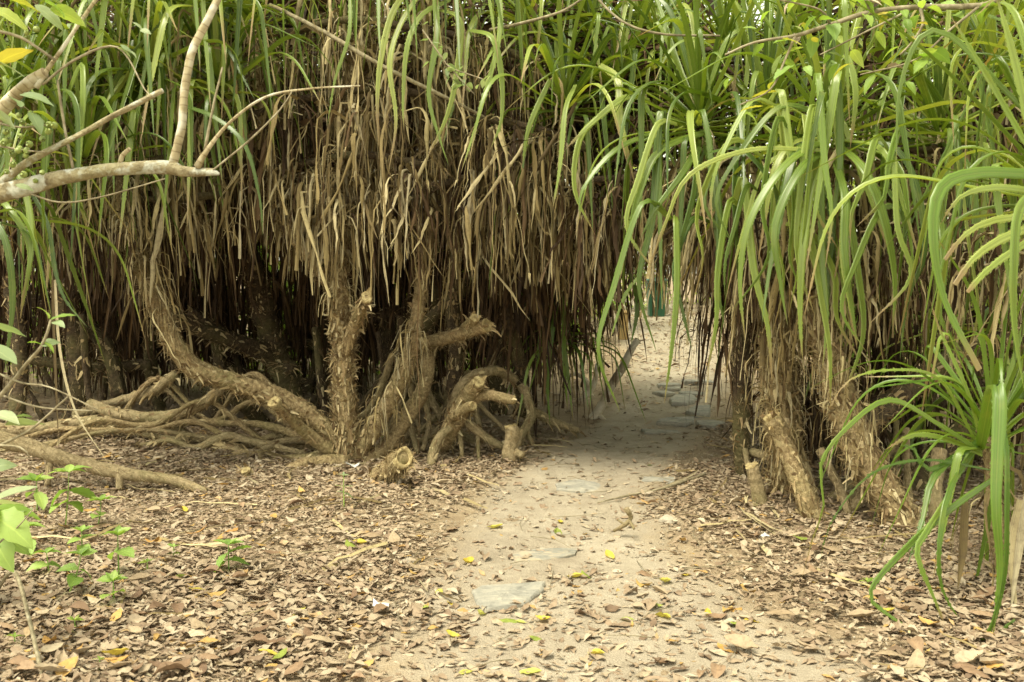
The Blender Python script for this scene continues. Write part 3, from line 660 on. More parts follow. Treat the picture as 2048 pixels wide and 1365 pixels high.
# ------------------------------------------------------------------ tree D: right screw pine, holds up the right side of the arch
D = Pandanus('screw_pine', 'screw pine with two fibrous leaning trunks on the right side of the path', G(1640, 1040))
D.limb('trunk', [(1635, 1060, 5.6, 33), (1612, 1000, 5.65, 31), (1585, 930, 5.75, 30), (1560, 870, 5.8, 29), (1545, 835, 5.8, 27)], 90, 900, cut=True)
D.limb('trunk', [(1840, 1090, 5.4, 48), (1780, 1000, 5.5, 50), (1725, 910, 5.6, 50), (1690, 820, 5.7, 46), (1660, 720, 5.8, 44), (1625, 600, 5.9, 40), (1630, 450, 5.9, 36), (1660, 320, 5.8, 34)], 300, 500, flen=(.04, .11))
D.limb('trunk', [(1575, 1000, 6.2, 46), (1570, 900, 6.2, 50), (1560, 800, 6.2, 50), (1555, 700, 6.2, 50), (1550, 580, 6.2, 44), (1500, 450, 6.3, 36), (1420, 350, 6.5, 30)], 340, 300, flen=(.04, .12))
D.limb('trunk', [(1492, 985, 6.8, 26), (1484, 900, 6.8, 27), (1482, 780, 6.8, 26), (1480, 640, 6.8, 26), (1470, 500, 6.7, 24)], 60, 300, mat='bark_shaded')
D.limb('branch', [(1700, 870, 5.7, 34), (1790, 800, 6.0, 34), (1900, 720, 6.2, 30), (2060, 660, 6.3, 30)], 60, 200, mat='bark_shaded')
D.limb('branch', [(1800, 1010, 6.4, 40), (1850, 940, 6.5, 42), (1930, 860, 6.6, 40), (2060, 760, 6.6, 36)], 60, 200, mat='bark_shaded')
for pts in ([(1640, 900, 5.8, 16), (1680, 980, 5.8, 13), (1700, 1040, 5.7, 10)], [(1740, 980, 5.8, 18), (1700, 1020, 5.8, 17), (1680, 1045, 5.8, 16)], [(1590, 930, 6.3, 16), (1540, 915, 6.5, 15), (1505, 905, 6.7, 14)],
            [(1880, 900, 5.7, 22), (1870, 980, 5.6, 22), (1880, 1060, 5.4, 24)], [(1490, 900, 6.7, 9), (1500, 960, 6.5, 7), (1498, 1000, 6.3, 6)], [(1640, 1010, 6.1, 12), (1720, 960, 6.2, 12), (1780, 950, 6.2, 10)],
            [(1600, 900, 6.2, 14), (1625, 980, 6.0, 12), (1640, 1030, 5.9, 10)], [(1520, 990, 6.0, 8), (1505, 1010, 5.95, 7), (1498, 1035, 5.9, 6)]):
    D.limb('prop_root', pts, 8, 120, 'root', 9, .07)
D.curtain([(1300, 330, 6.9), (1400, 330, 6.6), (1500, 320, 6.4), (1600, 330, 6.1)], per=15)
D.curtain([(1360, 420, 6.8), (1450, 420, 6.6), (1540, 430, 6.4), (1620, 430, 6.2)], per=15)
D.curtain([(1330, 350, 7.6), (1400, 380, 7.4), (1460, 450, 7.2), (1500, 520, 7.0)], per=11, sc=.9, lib='dead_rust_shaded')
D.curtain([(1390, 420, 8.2), (1435, 450, 8.0), (1475, 520, 7.6)], per=11, sc=.85, lib='dead_rust_shaded')
D.curtain([(1600, 330, 6.2), (1700, 320, 6.1), (1800, 300, 6.1), (1920, 300, 6.0)], per=15)
D.curtain([(1620, 460, 6.3), (1720, 430, 6.2), (1830, 420, 6.2), (1950, 420, 6.0)], per=15)
D.curtain([(1450, 560, 6.9), (1490, 560, 6.8), (1540, 560, 6.6)], per=10, sc=.8, lib='dead_rust_shaded', limb=False)
D.curtain([(1420, 600, 7.1), (1460, 620, 7.0), (1500, 640, 6.9)], per=10, sc=.8, lib='dead_rust_shaded', limb=False)
D.curtain([(1800, 200, 6.6), (1900, 180, 6.6), (2040, 150, 6.5)], per=15)
D.curtain([(1460, 400, 6.2), (1560, 410, 6.0), (1660, 420, 5.75), (1760, 420, 5.75), (1880, 430, 5.7)], per=13, limb=False)
D.curtain([(1520, 500, 6.1), (1600, 520, 5.95), (1700, 520, 5.7), (1800, 520, 5.75), (1900, 520, 5.8)], per=9, sc=.85, limb=False)
for x, y, d, n in ((1560, 560, 6.15, 20), (1600, 640, 6.0, 20), (1560, 700, 6.15, 26), (1680, 700, 5.75, 24), (1570, 790, 6.15, 26), (1700, 800, 5.65, 22), (1720, 880, 5.6, 18), (1575, 860, 6.15, 16)):
    D.tuft(P(x, y, d-.08), int(n*1.5), .15, .42, 'dead' if rng.random() < .6 else 'dead_rust_shaded', drop=.1)
for x, y, d in ((1660, 290, 5.8), (1400, 270, 6.5), (1530, 250, 6.6)):
    D.rosette(x, y, d, 44, 1.0, dead=24, elev=(85, -25))
for x, y, d in ((1760, 170, 6.8), (1880, 290, 5.9), (1990, 170, 6.3), (1450, 110, 7.5), (1600, 90, 7.6), (1830, 40, 7.4)):
    D.rosette(x, y, d, 34, 1.0, dead=16)
for pts, wd in (([(1650, 280, 5.6), (1570, 330, 5.3), (1500, 440, 5.2), (1480, 560, 5.2), (1490, 680, 5.2)], 32), ([(1650, 300, 5.6), (1600, 340, 5.3), (1550, 450, 5.2), (1560, 560, 5.2), (1575, 650, 5.2)], 34),
                ([(1680, 290, 5.6), (1730, 340, 5.3), (1770, 440, 5.2), (1790, 560, 5.2), (1785, 660, 5.2)], 34), ([(1670, 320, 5.6), (1690, 390, 5.3), (1690, 500, 5.2), (1705, 620, 5.2), (1715, 690, 5.2)], 32),
                ([(1640, 300, 5.6), (1620, 380, 5.4), (1605, 500, 5.3), (1600, 620, 5.3), (1605, 720, 5.3)], 34), ([(1650, 230, 5.7), (1655, 150, 5.6), (1670, 130, 5.5), (1680, 260, 5.5), (1675, 380, 5.5), (1640, 540, 5.5)], 30),
                ([(1680, 200, 5.7), (1690, 110, 5.6), (1712, 180, 5.5), (1700, 300, 5.5)], 28), ([(1420, 260, 6.3), (1320, 300, 6.0), (1280, 380, 5.9), (1255, 480, 5.9), (1240, 560, 5.9)], 32),
                ([(1400, 280, 6.3), (1370, 340, 6.0), (1310, 420, 5.9), (1280, 480, 5.9)], 26), ([(1410, 290, 6.3), (1430, 350, 6.0), (1440, 460, 5.9), (1435, 560, 5.9), (1450, 660, 5.9)], 28),
                ([(1690, 290, 5.6), (1780, 290, 5.4), (1830, 360, 5.3), (1850, 500, 5.2), (1815, 600, 5.2), (1800, 720, 5.2)], 26), ([(1550, 250, 6.3), (1560, 330, 6.0), (1545, 450, 5.9), (1530, 560, 5.9)], 28),
                ([(1480, 250, 6.3), (1470, 380, 6.0), (1475, 500, 5.9), (1480, 620, 5.9)], 26), ([(1640, 300, 5.5), (1500, 300, 5.4), (1380, 350, 5.3), (1330, 450, 5.3), (1290, 560, 5.3)], 20)):
    D.custom(pts, wd, 'blade_pale' if rng.random() < .3 else 'blade', U(-.5, .5))
for k in range(42):
    x0 = U(1330, 1930); y0 = U(170, 470); d0_ = np.interp(x0, [1270, 1500, 1860], [6.3, 6.0, 5.5])-U(0, .3); dx = rng.normal(0, 60); dr = U(180, 440)
    D.custom([(x0, y0, d0_), (x0+dx*.5, y0-U(-10, 60), d0_-.15), (x0+dx, y0+dr*.35, d0_-.25), (x0+dx*1.1+U(-25, 25), y0+dr*.68, d0_-.28), (x0+dx*1.1+U(-60, 60), y0+dr, d0_-.28)], U(19, 31), 'blade_pale' if rng.random() < .18 else ('blade_rich' if rng.random() < .3 else 'blade'), U(-.8, .8))
D.tangle(6, (1560, 1850), (5.9, 6.6), (800, 930), 'root', (8, 14))
D.nd = D.nl = 245
D.finish()

# ------------------------------------------------------------------ tree F: big rosette leaning in at the right edge
F = Pandanus('screw_pine', 'large screw pine crown leaning in at the right edge with cut blade ends', P(2190, 1180, 4.6)*[1, 1, 0])
F.limb('trunk', [(2300, 1350, 4.6, 50), (2260, 1000, 4.6, 48), (2200, 700, 4.5, 44), (2120, 430, 4.4, 40)], 60, 200)
F.rosette(2110, 420, 4.4, 36, .9, 'blade', dead=30)
F.rosette(2150, 150, 4.9, 30, .9, 'blade', dead=20)
F.curtain([(1930, 430, 5.2), (2000, 430, 5.0), (2100, 430, 4.8)], per=15, sc=.85, limb=False)
for pts, wd, lb, ct in (([(2090, 350, 4.3), (1960, 345, 4.1), (1885, 375, 4.0), (1868, 470, 3.95), (1890, 600, 3.95), (1960, 740, 3.95)], 50, 'blade_rich', True),
                        ([(2080, 380, 4.2), (2040, 420, 4.0), (2030, 520, 3.95), (2030, 650, 3.95), (2050, 790, 3.95)], 44, 'blade_pale', False),
                        ([(2090, 385, 4.3), (1990, 375, 4.1), (1920, 395, 4.0), (1880, 450, 4.0)], 30, 'blade_pale', False), ([(2100, 440, 4.2), (2000, 480, 4.1), (1945, 520, 4.05), (1910, 570, 4.0)], 34, 'blade_pale', True),
                        ([(2100, 430, 4.2), (1990, 440, 4.1), (1930, 470, 4.05), (1890, 520, 4.0)], 28, 'blade_pale', True), ([(2100, 460, 4.2), (2030, 500, 4.1), (1970, 545, 4.05), (1935, 585, 4.0)], 28, 'blade_pale', True),
                        ([(2110, 280, 4.5), (2000, 170, 4.4), (1900, 70, 4.4), (1840, 75, 4.4), (1800, 180, 4.4), (1792, 330, 4.4)], 26, 'blade', False), ([(2060, 300, 4.3), (1980, 160, 4.3), (1900, 30, 4.3)], 30, 'blade', False),
                        ([(2060, 260, 4.3), (2030, 120, 4.3), (1990, -20, 4.3)], 34, 'blade_pale', False)):
    F.custom(pts, wd, lb, U(-.4, .4), cut=ct)
F.finish()

# ------------------------------------------------------------------ tree E: young stemless screw pine at lower right
E = Pandanus('young_screw_pine', 'young bright green screw pine with arching blades in the lower right corner', G(2000, 1140))
E.limb('trunk', [(2010, 1180, 4.6, 24), (1995, 1060, 4.6, 26), (1985, 930, 4.6, 24), (1975, 880, 4.6, 18)], 60, 200)
E.rosette(1985, 900, 4.6, 40, .72, 'blade_rich', dead=10, elev=(80, -5))
for pts, wd in (([(1965, 905, 4.5), (1880, 850, 4.3), (1780, 800, 4.15), (1690, 860, 4.0), (1642, 930, 3.95), (1648, 1010, 3.95), (1625, 1080, 3.95), (1603, 1160, 3.95)], 22),
                ([(1985, 960, 4.4), (1900, 1020, 4.2), (1810, 1100, 4.1), (1742, 1182, 4.0), (1770, 1225, 4.0), (1875, 1290, 4.0)], 28), ([(1960, 900, 4.5), (1985, 780, 4.1), (2000, 800, 4.0), (1992, 1000, 3.9), (2000, 1140, 3.9), (1985, 1280, 3.9)], 52),
                ([(1985, 800, 4.1), (2012, 880, 3.95), (2015, 1020, 3.9), (2010, 1150, 3.9), (1975, 1270, 3.9), (1900, 1330, 3.9), (1810, 1350, 3.9)], 26),
                ([(1950, 900, 4.5), (1900, 980, 4.2), (1880, 1080, 4.1), (1885, 1180, 4.1), (1940, 1270, 4.1)], 22), ([(1960, 880, 4.5), (1870, 950, 4.3), (1845, 1040, 4.2), (1815, 1130, 4.1)], 28),
                ([(1965, 910, 4.5), (1900, 880, 4.4), (1830, 870, 4.3), (1770, 900, 4.2)], 22), ([(1950, 880, 4.5), (1880, 760, 4.4), (1790, 740, 4.3), (1700, 760, 4.2), (1650, 830, 4.2)], 12),
                ([(1960, 870, 4.5), (1935, 780, 4.4), (1880, 660, 4.4), (1860, 600, 4.4)], 24), ([(1970, 880, 4.5), (1860, 940, 4.3), (1830, 900, 4.3), (1800, 890, 4.3)], 18),
                ([(1900, 990, 4.2), (1850, 1070, 4.1), (1835, 1110, 4.05), (1870, 1200, 4.05), (1890, 1250, 4.05)], 26), ([(2030, 1240, 4.0), (1960, 1290, 3.9), (1860, 1310, 3.9), (1760, 1290, 3.9), (1705, 1280, 3.9)], 14),
                ([(1980, 940, 4.4), (1850, 920, 4.3), (1740, 950, 4.2), (1660, 1050, 4.1), (1640, 1130, 4.1)], 10)):
    E.custom(pts, wd, 'blade_rich', U(-.5, .5))
for pts in ([(2040, 1000, 4.4), (2020, 1100, 4.3), (2035, 1240, 4.2)], [(2060, 960, 4.4), (2040, 1080, 4.3), (2020, 1230, 4.2)], [(1930, 1000, 4.5), (1925, 1100, 4.4), (1915, 1180, 4.3)]):
    E.custom(pts, 18, 'dead', 0, 'dead_leaf', dead=True)
E.finish()

# ------------------------------------------------------------------ screw pines behind
back = [('screw_pine', 'dim screw pine trunk in the dark hollow behind the forked trunk', (600, 860), 9.6,
         [[(600, 900, 9.6, 40), (580, 780, 9.6, 38), (545, 690, 9.5, 38), (520, 590, 9.4, 36), (480, 450, 9.3, 30)], [(560, 710, 9.5, 26), (460, 680, 9.1, 24), (380, 650, 8.8, 22), (330, 610, 8.6, 20)],
          [(590, 740, 9.5, 20), (480, 690, 9.4, 20), (380, 625, 9.2, 18)], [(560, 880, 9.6, 24), (500, 820, 9.2, 22), (430, 770, 9.0, 20)], [(420, 880, 9.4, 20), (440, 780, 9.6, 20), (430, 600, 9.8, 20)], [(640, 870, 9.8, 22), (650, 700, 10.2, 20), (600, 560, 10.2, 18)],
          [(560, 690, 10.4, 16), (650, 680, 10.4, 16), (740, 600, 10.4, 14)], [(430, 730, 10.6, 14), (560, 760, 10.6, 16), (680, 770, 10.4, 16)]],
         [[(380, 120, 8.3), (520, 140, 8.2), (660, 150, 8.2), (800, 150, 8.2)], [(360, 230, 8.4), (520, 240, 8.3), (680, 240, 8.3), (860, 230, 8.3)], [(330, 360, 8.6), (460, 380, 8.6), (600, 400, 8.6), (720, 420, 8.6)], [(340, 540, 11), (520, 550, 11), (700, 560, 11)], [(420, 450, 9.6), (560, 450, 9.6), (720, 470, 9.6)]], [(420, 0, 9.2), (560, 30, 9.4), (620, 120, 9.0), (520, 200, 9.2)]),
        ('screw_pine', 'screw pine in the shadows at the left edge, roots trailing over litter', (120, 830), 9.0,
         [[(140, 870, 9.0, 34), (160, 740, 9.0, 32), (130, 600, 9.0, 30), (80, 420, 9.0, 26)], [(240, 790, 9.0, 24), (210, 690, 9.2, 24), (150, 640, 9.4, 22), (60, 600, 9.6, 20)], [(300, 730, 9.4, 16), (180, 735, 9.4, 16), (60, 720, 9.4, 15)], [(30, 860, 8.6, 26), (40, 720, 8.8, 24), (20, 560, 9.0, 22)],
          [(330, 860, 9.8, 20), (300, 700, 10, 20), (340, 560, 10, 18)]],
         [[(-60, 250, 8.2), (120, 250, 8.2), (300, 250, 8.2), (420, 260, 8.3)], [(-40, 380, 8.4), (100, 380, 8.4), (240, 390, 8.4), (360, 400, 8.6)], [(-60, 540, 10.8), (150, 560, 10.8), (360, 550, 10.8)], [(-40, 460, 9.6), (150, 460, 9.6), (380, 460, 9.6)]], [(30, 120, 8.8), (150, 40, 9.4), (260, 80, 9.0), (20, 330, 8.2)]),
        ('screw_pine', 'shaded screw pine behind the stilt roots, roofing the back of the arch', (1000, 850), 10.0,
         [[(1000, 860, 10, 30), (990, 720, 10, 28), (1000, 600, 10, 26), (1040, 450, 10, 24)], [(760, 860, 9.8, 26), (780, 720, 9.8, 24), (760, 560, 9.8, 22)], [(870, 830, 10.2, 20), (860, 700, 10.2, 20), (890, 580, 10.2, 18)], [(740, 640, 9.4, 18), (840, 600, 9.4, 18), (920, 540, 9.4, 16)]],
         [[(820, 150, 8.3), (960, 180, 8.2), (1100, 220, 8.2), (1200, 260, 8.2)], [(840, 280, 8.3), (1000, 300, 8.3), (1180, 320, 8.2), (1300, 330, 8.0)], [(720, 470, 9.2), (860, 480, 9.2), (1000, 480, 9.2), (1120, 480, 9.4)], [(740, 560, 10.4), (900, 560, 10.4), (1040, 560, 10.4)], [(1080, 480, 9.3), (1180, 450, 9.2), (1250, 450, 9.0)]], [(1000, 100, 9.2), (1120, 0, 9.6), (1280, 30, 9.0), (1380, 180, 8.4), (1180, 200, 9), (860, 40, 9.4)]),
        ('screw_pine', 'shaded screw pine behind the fibrous trunks on the right', (1800, 940), 8.0,
         [[(1830, 960, 7.6, 40), (1800, 800, 7.7, 38), (1760, 640, 7.8, 34), (1740, 450, 7.8, 30)], [(1960, 960, 7.4, 36), (1940, 800, 7.4, 34), (1960, 620, 7.4, 30)], [(1640, 900, 7.6, 26), (1660, 760, 7.6, 26), (1640, 600, 7.6, 24)]],
         [[(1560, 400, 7.4), (1700, 400, 7.3), (1850, 400, 7.2), (2060, 380, 7.0)], [(1520, 500, 7.4), (1680, 520, 7.4), (1850, 520, 7.3), (2060, 500, 7.2)], [(1640, 620, 7.8), (1800, 620, 7.8), (2000, 620, 7.6)]], [(1480, 40, 9.4), (1640, 160, 8.4), (1740, 20, 9.0), (1960, 20, 8.4), (2060, 60, 7.8), (1900, 200, 7.6), (2040, 260, 7.2), (1380, 60, 8.6), (1900, 660, 6.9), (2060, 780, 6.4)])]
for nm, lab, bp, d, limbs, curts, ros in back:
    p = P(bp[0], bp[1], d); p[2] = hgt(p[0], p[1])
    T_ = Pandanus(nm, lab, p, bark='bark_shaded')
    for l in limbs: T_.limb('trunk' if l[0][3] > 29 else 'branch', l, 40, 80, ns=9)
    for c in curts: T_.curtain(c, gap=.15, per=15, sc=1.0, lib='dead_rust_shaded')
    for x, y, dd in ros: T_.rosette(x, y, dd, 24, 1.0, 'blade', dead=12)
    if bp[0] < 1100:      # unseen crowns added above the frame to shade the hollow
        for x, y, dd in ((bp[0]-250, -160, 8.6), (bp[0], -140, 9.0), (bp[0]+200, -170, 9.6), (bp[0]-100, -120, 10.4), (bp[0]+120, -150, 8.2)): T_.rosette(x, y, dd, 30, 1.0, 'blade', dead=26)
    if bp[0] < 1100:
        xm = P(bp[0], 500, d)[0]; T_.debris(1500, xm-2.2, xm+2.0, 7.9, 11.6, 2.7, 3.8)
        for dd in (8.8, 9.9, 10.8, 11.6): T_.curtain([(bp[0]-420, 330+25*(dd-8), dd), (bp[0], 340+25*(dd-8), dd), (bp[0]+380, 330+25*(dd-8), dd)], gap=.2, per=12, sc=1.1, lib='dead_rust_shaded', limb=False)  # back rows added as a roof to keep the hollow shaded
        for yy, dd in ((560, 10.2), (600, 10.9), (570, 11.6), (640, 11.3), (500, 9.4)): T_.curtain([(bp[0]-400, yy, dd), (bp[0], yy+15, dd), (min(bp[0]+380, 1060), yy, dd)], gap=.13, per=9, sc=1.0, lib='dead_rust_shaded', limb=False)  # low dark rows added to stand in for near-black shade
        for yy, dd in ((150, 9.0), (230, 9.5), (290, 10.2), (200, 11.0)): T_.curtain([(bp[0]-400, yy, dd), (bp[0], yy+15, dd), (min(bp[0]+380, 1200), yy, dd)], gap=.14, per=9, sc=1.15, lib='dead_rust_shaded', limb=False)
        T_.tangle(9, (bp[0]-330, min(bp[0]+300, 900)), (8.6, 10.8))
    else:
        T_.debris(900, 2.2, 5.5, 6.2, 9.5, 2.5, 3.6)
        for yy, dd in ((690, 7.6), (740, 7.9), (780, 7.2)): T_.curtain([(1540, yy, dd), (1750, yy+10, dd), (2080, yy, dd-.3)], gap=.13, per=10, sc=.9, lib='dead_rust_shaded', limb=False)
        T_.tangle(8, (1600, 2040), (6.8, 8))
    T_.nl = T_.nd = 130
    T_.finish()
#@@REST
# ------------------------------------------------------------------ background trees and shrubs
def leaf_cloud(mb, cen, rad, n, size, clump=26):
    nc = max(4, n//clump); k = clump
    u = norm(rng.normal(0, 1, (nc, 3)))*(U(.35, 1, nc)**.5)[:, None]; cc = cen+u*rad
    p = np.repeat(cc, k, 0)+rng.normal(0, 1, (nc*k, 3))*np.asarray(rad)*.14
    N = len(p); d = norm(rng.normal(0, 1, (N, 3))+[0, 0, -.35]); s = norm(np.cross(d, rng.normal(0, 1, (N, 3))))
    nr = np.cross(d, s); L = U(.6, 1.2, N)*size; W = L*U(.32, .5, N)
    V = np.stack([p, p+d*(L*.45)[:, None]-s*(W*.5)[:, None]+nr*(W*.15)[:, None], p+d*L[:, None], p+d*(L*.45)[:, None]+s*(W*.5)[:, None]+nr*(W*.15)[:, None]], 1)
    Q = np.arange(N)[:, None]*4+np.arange(4)
    R = np.clip(np.repeat(U(0, 1, nc), k)*.6+U(0, .4, N), 0, 1)
    mb.add(V.reshape(-1, 3), Q, None, np.tile([[.5, 0], [0, .45], [.5, 1], [1, .45]], (N, 1)), np.repeat(R*.99, 4))
def bg_tree(x, y, h, rad, n, size, label, group, name='background_tree', cat='tree', low=.35, mat='leaf_back'):
    z = float(hgt(x, y)); r = thing(name, label, cat, (x, y, z), group)
    lean = U(-.5, .5); top = np.array([x+lean, y, z+h*.8])
    tp = smooth_path(np.array([[x, y, z-.1, .035*h*.5+.03], [x+lean*.4+.1, y, z+h*.4, .025*h*.5+.02], [*top, .02]]), .3)
    mb = MB(); tube(mb, tp, 8, .1)
    for q in range(5):
        f = U(.3, .8); c0 = np.array([np.interp(f, np.linspace(0, 1, len(tp)), tp[:, i]) for i in range(3)]); a = U(0, 6.28)
        e = c0+np.array([math.cos(a)*rad*.7, math.sin(a)*rad*.5, h*.22]); tube(mb, smooth_path(np.array([[*c0, .04], [*((c0+e)/2+[0, 0, -.1]), .03], [*e, .012]]), .3), 6, .1)
    mb.obj('trunk', M['twig'], r)
    mb = MB()
    for q in range(5):
        c = np.array([x+lean*.7+U(-.6, .6)*rad, y+U(-.5, .5)*rad, z+h*(low+(1-low)*U(.1, .95))])
        leaf_cloud(mb, c, np.array([rad*.7, rad*.6, h*(1-low)*.32]), n//5, size)
    mb.obj('crown', M[mat], r)
bgt = [(-10, 15, 7, 2.4, 'bushy tree far behind the thicket at the left edge'), (-6.8, 17, 8, 2.6, 'tall leafy tree behind the left screw pines'), (-3.6, 16, 7.5, 2.4, 'leafy tree seen behind the forked screw pine'),
       (-.6, 18, 8, 2.6, 'leafy tree behind the dead-leaf curtain at centre'), (2.0, 24, 8.5, 2.6, 'leafy tree beyond the arch left of the green bin'), (5.2, 27, 9, 3.0, 'leafy tree beyond the arch behind the green bin'),
       (6.2, 17, 8, 2.4, 'leafy tree behind the arch roof on the right'), (9.0, 16, 8, 2.6, 'tall leafy tree behind the right screw pines'), (12.5, 15, 8, 2.6, 'leafy tree far behind the right edge'), (7.6, 11.6, 6, 2.0, 'leafy tree close behind the crown at the right edge'), (5.4, 11.0, 5.4, 1.5, 'slim leafy tree close behind the fibrous trunks')]
for x, y, h, rr, lb in bgt: bg_tree(x, y, h*.85, rr, 8000, .16, lb, 'trees behind the thicket')
shr = [(-9.4, 12.4, 2.2, 1.2, 'green shrub at the far left behind the hollow'), (-4.4, 13.6, 2.4, 1.2, 'taller green shrub behind the two low ones at left'), (-1.3, 14.2, 2.4, 1.1, 'green shrub behind the gap right of the forked trunk'), (4.9, 11.5, 2.2, 1.2, 'dark leafy shrub behind the fibrous trunks at right'), (6.6, 10.8, 2.6, 1.3, 'leafy shrub behind the young screw pine at the right edge'), (3.9, 10.2, 1.5, .7, 'low leafy shrub just right of the far steps'), (-5.4, 12.6, 1.9, 1.0, 'low sunlit green shrub glimpsed behind the left screw pine roots'), (-3.5, 12.9, 2.0, 1.0, 'low sunlit shrub glimpsed left of the forked trunk'), (-2.1, 12.7, 1.8, .9, 'low sunlit shrub glimpsed just right of the forked trunk'), (-7.6, 13.2, 2.2, 1.2, 'low green shrub behind the left edge of the hollow'),
       (-.5, 13.4, 2.0, 1.0, 'low shrub behind the stilt roots'), (1.0, 16.5, 1.7, .9, 'low shrub beyond the arch on the left of the far path'), (5.9, 20.5, 2.2, 1.2, 'low shrub on the right of the far path'), (2.0, 25.5, 3.2, 1.6, 'green bush closing the view left of the bin'), (4.6, 27.5, 3.4, 1.8, 'green bush closing the view right of the bin')]
for x, y, h, rr, lb in shr: bg_tree(x, y, h, rr*1.25, 3600, .11, lb, 'shrubs behind the thicket', 'background_shrub', 'shrub', .05, 'leaf_lime' if y < 13.5 else 'leaf_back')

# ------------------------------------------------------------------ leaf litter
def path_cov(x, y):
    wob = .28*np.sin(2.1*y+np.sign(x-pcx(y))*1.3)+.2*np.sin(5.3*y+1.7*x)+.12*np.sin(9*x+4*y)
    q = np.abs(x-pcx(y))/phw(y)+wob*.45
    lo = np.interp(y, [3, 4.6, 5.4, 9.5, 10.5, 20], [.22, .18, .10, .08, .8, .95])
    t = np.clip((q-.62)/.6, 0, 1); return lo+(1-lo)*t*t
def litter(mb, N, y0, y1, rows, size, lift=.018):
    y = np.sqrt(U(y0**2, y1**2, N)); x = U(-1, 1, N)*(.56*y+.9)
    keep = U(0, 1, N) < path_cov(x, y); x, y = x[keep], y[keep]; n = len(x)
    t = np.linspace(0, 1, rows); wf = np.interp(t, [0, .2, .5, .8, 1], [.06, .75, 1, .62, .03])
    L = np.clip(rng.lognormal(math.log(size), .32, n), size*.45, size*2.1); W = L*U(.26, .56, n)
    k1 = rng.normal(0, .35, n); k2 = rng.normal(.1, .42, n)
    tt = t[None, :]-.5
    X = np.repeat((L[:, None]*tt)[:, :, None], 3, 2); uu = np.array([-1, 0, 1.])
    Y = (W[:, None]*wf[None]*.5)[:, :, None]*uu; Y = Y+(W[:, None]*.18*rng.normal(0, 1, n)[:, None]*tt**2)[..., None]
    Z = (k1[:, None]*L[:, None]*tt**2)[:, :, None]+(np.abs(k2)[:, None]*W[:, None]*.5*wf[None])[:, :, None]*np.abs(uu)*np.sign(k2)[:, None, None]
    Z = Z+rng.normal(0, .10, Z.shape)*W[:, None, None]; Y = Y*U(.8, 1.2, Y.shape)
    V = np.stack([X, Y, Z], -1).reshape(n, -1, 3)
    nrm = norm(np.stack([rng.normal(0, .18, n), rng.normal(0, .18, n), np.ones(n)], -1)); yaw = U(0, 6.28, n)
    a = np.stack([np.cos(yaw), np.sin(yaw), np.zeros(n)], -1); a = norm(a-nrm*np.sum(a*nrm, -1, keepdims=True)); b_ = np.cross(nrm, a)
    V = V[..., :1]*a[:, None]+V[..., 1:2]*b_[:, None]+V[..., 2:]*nrm[:, None]
    V = V-V[..., 2].min(1)[:, None, None]*np.array([0, 0, .75])
    onp = path_cov(x, y) < .4
    V = V+np.stack([x, y, hgt(x, y)+.010+np.where(onp, U(0, .004, n), U(0, lift, n))], -1)[:, None]
    k = rows*3; i, j = np.meshgrid(np.arange(rows-1), np.arange(2), indexing='ij'); q = (i*3+j).ravel()
    Q = (np.arange(n)[:, None, None]*k+np.stack([q, q+1, q+4, q+3], -1)[None]).reshape(-1, 4)
    UV = np.stack(np.broadcast_arrays((uu+1)[None]/2, t[:, None]), -1).reshape(-1, 2)
    mb.add(V.reshape(-1, 3), Q, None, np.tile(UV, (n, 1)), np.repeat(U(0, .995, n), k))
mb = MB(); litter(mb, 50000, 2.7, 9.2, 5, .045); litter(mb, 26000, 9.0, 25, 3, .07)
litter(mb, 38000, 2.7, 7.5, 3, .028, .022); litter(mb, 18000, 2.7, 4.8, 5, .045)
o = mb.obj('leaf_litter', M['litter']); o['kind'] = 'stuff'; o['label'] = 'carpet of dry brown fallen leaves'

# strips of dead blade and thin twigs lying in the litter
mb = MB(); N = 420; y = np.sqrt(U(9, 90, N)); x = U(-1, 1, N)*(.55*y+.5); k = path_cov(x, y) > .25; x, y = x[k], y[k]; N = len(x); yaw = U(0, 6.28, N)
d = norm(np.stack([np.cos(yaw), np.sin(yaw), U(-.03, .09, N)], -1)); sd_ = norm(np.stack([-np.sin(yaw), np.cos(yaw), rng.normal(0, .3, N)], -1))
ribbons(mb, np.stack([x, y, hgt(x, y)+.03], -1), d, sd_, U(.15, .5, N)*np.where(y < 4.6, .5, 1), U(.012, .03, N)*np.where(y < 4.6, .6, 1), U(-.02, .05, N), 5, .6, .4, .02)
o = mb.obj('fallen_blade_strips', M['dead']); o['kind'] = 'stuff'; o['label'] = 'strips of dead blade lying in the leaf litter'
mb = MB()
for q in range(170):
    y = math.sqrt(U(9, 75)); x = U(-1, 1)*(.54*y+.3); a = U(0, 6.28); L = U(.1, .4); z = float(hgt(x, y))+.022
    p = np.array([[x, y, z, .0022], [x+math.cos(a)*L*.5+U(-.03, .03), y+math.sin(a)*L*.5+U(-.03, .03), z+U(.0, .02), .002], [x+math.cos(a)*L, y+math.sin(a)*L, z+U(-.01, .02), .001]])
    tube(mb, smooth_path(p, .08), 4, .1)
o = mb.obj('fine_twigs', M['twig']); o['kind'] = 'stuff'; o['label'] = 'thin dry twigs scattered over ground and path'
